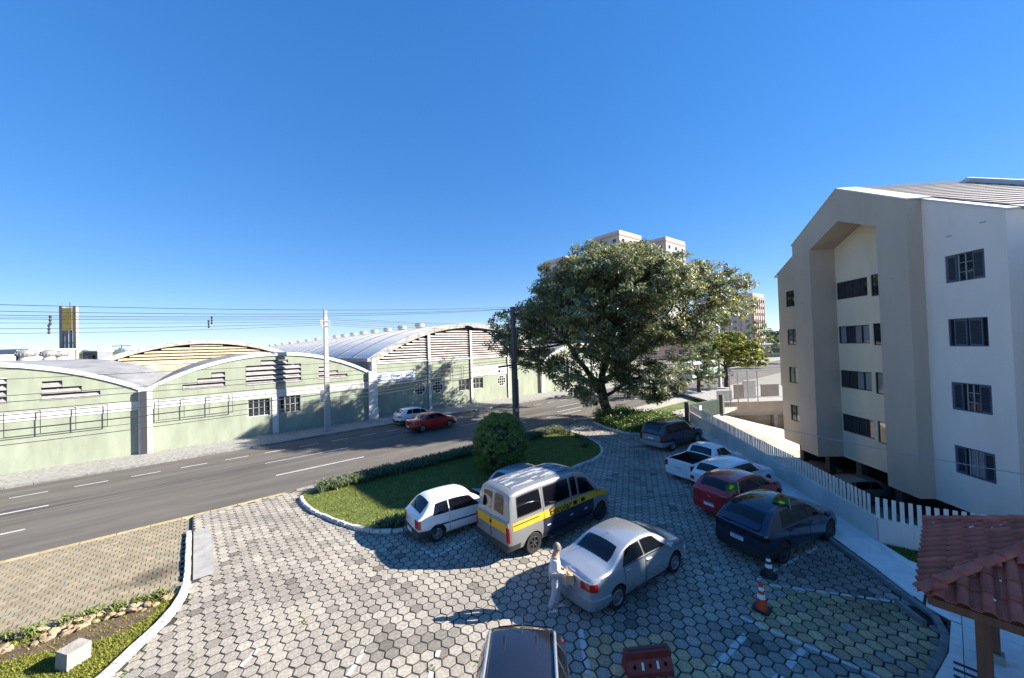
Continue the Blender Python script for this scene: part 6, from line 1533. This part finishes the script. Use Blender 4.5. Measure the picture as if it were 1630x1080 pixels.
# person: one skinned surface for the body, clothes shaped over it
def skin_mesh(name, verts, edges, rad, m, sub=2, root=0):
    me = bpy.data.meshes.new(name); me.from_pydata(verts, edges, []); o = bpy.data.objects.new(name, me); COL.objects.link(o)
    md = o.modifiers.new('s','SKIN'); md.use_smooth_shade = True; md.branch_smoothing = .6
    if not me.skin_vertices: bpy.context.view_layer.update()
    for i,sv in enumerate(me.skin_vertices[0].data): sv.radius = rad[i] if hasattr(rad[i],'__len__') else (rad[i],rad[i]); sv.use_root = (i == root)
    ms = o.modifiers.new('d','SUBSURF'); ms.levels = sub; ms.render_levels = sub
    bpy.context.view_layer.update(); out = bpy.data.meshes.new_from_object(o.evaluated_get(bpy.context.evaluated_depsgraph_get()))
    bpy.data.objects.remove(o); out.name = name; out.materials.clear(); out.materials.append(m)
    out.polygons.foreach_set('use_smooth',[True]*len(out.polygons)); return out
m_skin = mat('skin', (0.36,0.20,0.14), .6); m_cloth = mat('white_cloth', (0.66,0.64,0.62), .9, .08, 6, .3, 30); m_hair = mat('grey_hair', (0.20,0.17,0.15), .8, .2, 20); m_bag = mat('tan_bag', (0.50,0.33,0.19), .7, .12, 5)
pe = empty('person', 'person in white shirt and trousers carrying a tan bag behind the silver saloon', 'person', (6.98,6.78,.004), math.radians(-40))
# local frame: x forward (walking towards the car), y left
PV = [(0,0,.92),(0.01,0,1.10),(.03,0,1.28),(.05,0,1.42),(.075,0,1.50),(.09,0,1.58),(.10,0,1.66),   # pelvis, spine, neck, head
      (0,.095,.88),(.10,.10,.50),(.02,.10,.09),(.13,.10,.035),(0,-.095,.88),(-.02,-.10,.49),(-.17,-.10,.11),(-.07,-.10,.035),
      (.04,.165,1.385),(.02,.215,1.13),(.18,.19,.98),(.25,.175,.94),(.04,-.165,1.385),(.03,-.215,1.12),(.22,-.15,1.02),(.29,-.12,1.0)]
PE = [(0,1),(1,2),(2,3),(3,4),(4,5),(5,6),(0,7),(7,8),(8,9),(9,10),(0,11),(11,12),(12,13),(13,14),(3,15),(15,16),(16,17),(17,18),(3,19),(19,20),(20,21),(21,22)]
PR = [(.125,.155),(.105,.14),(.115,.165),(.075,.10),.052,(.088,.075),(.075,.065),.088,.066,.046,.035,.088,.066,.046,.035,.058,.047,.036,.030,.058,.047,.036,.030]
add('body', skin_mesh('body', PV, PE, PR, m_skin), pe)
def shell_of(idx, grow, name, m, cutv=None):
    mp = {k:i for i,k in enumerate(idx)}; vs = [PV[k] for k in idx]; es = [(mp[a],mp[b]) for a,b in PE if a in mp and b in mp]
    rr = [tuple((q+grow) for q in (PR[k] if hasattr(PR[k],'__len__') else (PR[k],PR[k]))) for k in idx]
    add(name, skin_mesh(name, vs, es, rr, m), pe)
shell_of([0,1,2,3,15,16,17,19,20,21], .014, 'shirt', m_cloth); shell_of([0,7,8,9,11,12,13], .020, 'trousers', mat('pale_grey_trousers',(0.42,0.42,0.44),.9,.12,7,.4,35))
for i in (10,14):
    p = PV[i]; MB().lathe([(.001,-.10),(.035,-.09),(.045,0),(.04,.10),(.02,.13),(.001,.135)],12,Matrix.Translation((p[0]-.02,p[1],.045))@Matrix.Diagonal((1,1,.9,1))@Matrix.Rotation(PI/2,4,'Y')).build('shoe', m_coping, pe, 60)
MB().lathe([(.001,.118),(.05,.105),(.085,.06),(.098,.0),(.094,-.05),(.08,-.07)],16,Matrix.Translation((.082,0,1.60))@Matrix.Diagonal((1.05,.88,1.0,1))).build('hair', m_hair, pe, 60)
fc = MB(); fc.lathe([(.001,.022),(.012,.012),(.014,-.012),(.001,-.016)],8,Matrix.Translation((.19,0,1.59))); fc.build('nose', m_skin, pe, 60)
for sd in (-1,1):
    MB().lathe([(.001,.010),(.009,.004),(.009,-.004),(.001,-.010)],8,Matrix.Translation((.172,sd*.03,1.615))).build('eye', m_black, pe, 60)
    MB().lathe([(.001,.026),(.014,.01),(.012,-.015),(.001,-.026)],8,Matrix.Translation((.09,sd*.082,1.60))).build('ear', m_skin, pe, 60)
MB().box(.176,.182,-.022,.022,1.548,1.556).build('mouth', mat('lip',(0.28,0.10,0.09),.6), pe)
for sd,bi in ((1,18),(-1,22)):   # hands: palm with five bent fingers closing on the bag
    b = Vector(PV[bi]); hv = [tuple(b),tuple(b+Vector((.045,0,-.01)))]; he = [(0,1)]; hr = [(.026,.034),(.020,.038)]
    for k in range(4):
        y = (k-1.5)*.018; ln = (.036,.042,.040,.030)[k]; i0 = len(hv)
        hv += [tuple(b+Vector((.06,y,-.012))),tuple(b+Vector((.06+ln*.6,y,-.022))),tuple(b+Vector((.055+ln*.7,y,-.05)))]; hr += [.009,.0085,.0075]; he += [(1,i0),(i0,i0+1),(i0+1,i0+2)]
    i0 = len(hv); hv += [tuple(b+Vector((.03,-sd*.042,-.015))),tuple(b+Vector((.06,-sd*.048,-.035)))]; hr += [.011,.009]; he += [(0,i0),(i0,i0+1)]
    add('hand', skin_mesh('hand', hv, he, hr, m_skin, 1), pe)
bagp = Matrix.Translation(pe.location)@Matrix.Rotation(math.radians(-40),4,'Z')
bg_ = empty('bag', 'tan square bag held by the person in white', 'bag', bagp@Vector((.36,.03,.72)), math.radians(-40))
MB().prism([(-.11,0),(.11,0),(.12,.03),(.10,.22),(-.10,.22),(-.12,.03)],-.17,.17,'y').build('pouch', m_bag, bg_)
MB().tube([(0,-.13,.22),(-.02,-.14,.27),(-.03,0,.285),(-.02,.14,.27),(0,.13,.22)],.012,6).build('handle', m_bag, bg_, 60)

# far traffic beyond the terrace: bus, dark car, rider, pole
bus = empty('bus', 'pale teal bus passing behind the right power pole', 'bus', (69.5,29.5,0), math.radians(0)); m_busg = mat('teal_bus_paint',(0.20,0.36,0.36),.4)
MB().prism([(-5.5,.35),(5.3,.35),(5.5,.6),(5.45,2.2),(5.2,3.0),(-5.4,3.0),(-5.5,2.8)],-1.25,1.25,'y').build('body', mat('white_bus_paint',(0.62,0.64,0.62),.4), bus)
MB().box(-5.45,5.4,-1.262,-1.252,.5,1.45).build('skirt', m_busg, bus)
for k in range(8): MB().box(-5.2+1.3*k,-4.05+1.3*k,-1.266,-1.252,1.7,2.6).build('side_window', m_tint, bus)
for x in (-3.4,3.2):
    for sd in (-1,1): MB().lathe([(.48,-.13),(.5,0),(.48,.13)],18,Matrix.Translation((x,sd*1.14,.49))@Matrix.Rotation(PI/2,4,'X')).build('wheel', m_tyre, bus)
BFar = Body(4.1,1.7,.22,[(0,.90),(.4,.96),(1.5,.94),(3.0,.91),(3.6,.79),(4.1,.56)],[(0,.96),(.05,1.02),(.12,1.1),(.48,1.36),(.75,1.45),(1.4,1.48),(2.0,1.44),(2.3,1.35),(3.05,1.0),(3.2,.96),(3.75,.85),(4.0,.72),(4.1,.62)],PL(4.1,.86),.28,.06)
for (x,y,lab,pm) in ((72.0,25.6,'black car on the far street behind the terrace posts',w_blk),(62.5,30.5,'white car on the far street glimpsed through the big tree',w_white),(50.5,29.0,'grey car on the street glimpsed under the big tree',w_silver)):
    car('street_car',lab,(x,y),0,BFar,(.72,3.3,.30),pm,side_win=[(.60,1.2,.84,1.16),(1.26,2.02,1.24,1.96),(2.08,2.92,2.04,2.5)],ws=(2.4,3.05,.05),rw=(.135,.49,-.88,.88),plate=0)
mo = empty('motorcycle', 'motorcycle on the far street behind the terrace posts', 'motorcycle', (63.5,22.6,-.05), 0)
for x in (-.62,.66): MB().lathe([(.27,-.05),(.31,0),(.27,.05)],18,Matrix.Translation((x,0,.31))@Matrix.Rotation(PI/2,4,'X')).build('wheel', m_tyre, mo)
mb = MB(); mb.bar((-.62,0,.31),(.0,0,.5),.08,.1); mb.bar((0,0,.45),(.3,0,.75),.22,.3); mb.bar((.66,0,.31),(.42,0,.95),.07,.07); mb.bar((-.6,0,.78),(.1,0,.76),.22,.1); mb.bar((.40,-.33,1.0),(.40,.33,1.0),.03,.03)
mb.build('frame', m_black, mo); MB().lathe([(.001,-.06),(.09,-.04),(.1,.04),(.001,.06)],12,Matrix.Translation((.56,0,.86))@Matrix.Rotation(PI/2,4,'Y')).build('headlight', m_lens, mo)
ri = empty('person', 'rider in pale jacket on the far motorcycle', 'person', (63.35,22.6,-.05), 0)
RV = [(-.1,0,.88),(-.08,0,1.05),(0,0,1.25),(.04,0,1.38),(.07,0,1.5),(.08,0,1.6),(0,.1,.86),(.38,.16,.72),(.22,.16,.36),(.34,.16,.33),(0,-.1,.86),(.38,-.16,.72),(.22,-.16,.36),(.34,-.16,.33),(.05,.18,1.33),(.2,.26,1.1),(.5,.28,1.05),(.05,-.18,1.33),(.2,-.26,1.1),(.5,-.28,1.05)]
RE = [(0,1),(1,2),(2,3),(3,4),(4,5),(0,6),(6,7),(7,8),(8,9),(0,10),(10,11),(11,12),(12,13),(3,14),(14,15),(15,16),(3,17),(17,18),(18,19)]
add('body', skin_mesh('body', RV, RE, [(.13,.15),.13,(.13,.17),.09,.06,.11,.09,.075,.05,.04,.09,.075,.05,.04,.065,.05,.04,.065,.05,.04], m_cloth, 1), ri)
MB().lathe([(.001,.15),(.1,.11),(.135,0),(.11,-.09),(.07,-.12)],14,Matrix.Translation((.09,0,1.6))).build('helmet', m_black, ri, 60)
pr_ = empty('power_pole', 'concrete power pole with crossarms behind the bright street tree', 'pole', (56.8,21.2,0))
MB().prism([(-.24,0),(.24,0),(.13,11.2),(-.13,11.2)],-.16,.16,'y').build('shaft', m_polec, pr_)
for z,w in ((10.3,1.3),(9.2,1.0)): MB().bar((0,-w,z),(0,w,z),.1,.1).build('crossarm', m_poled, pr_)
tag(MB().prism([(-.16,0),(.16,0),(.09,8),(-.09,8)],-.1,.1,'y').build('lamp_post', m_galv, loc=(62.5,15.2,0)), 'thin grey post right of the bright street tree', 'post')
# low house line and walls far right
far_block(170,34,60,8,4,m_tanw,'low white row of shops far right beyond the bus',1,9,math.radians(-41))
far_block(130,70,40,8,9,mat('far_salmon',(0.5,0.3,0.22),.9,.1,.3),'low salmon building glimpsed through the big tree',2,8,math.radians(-41))
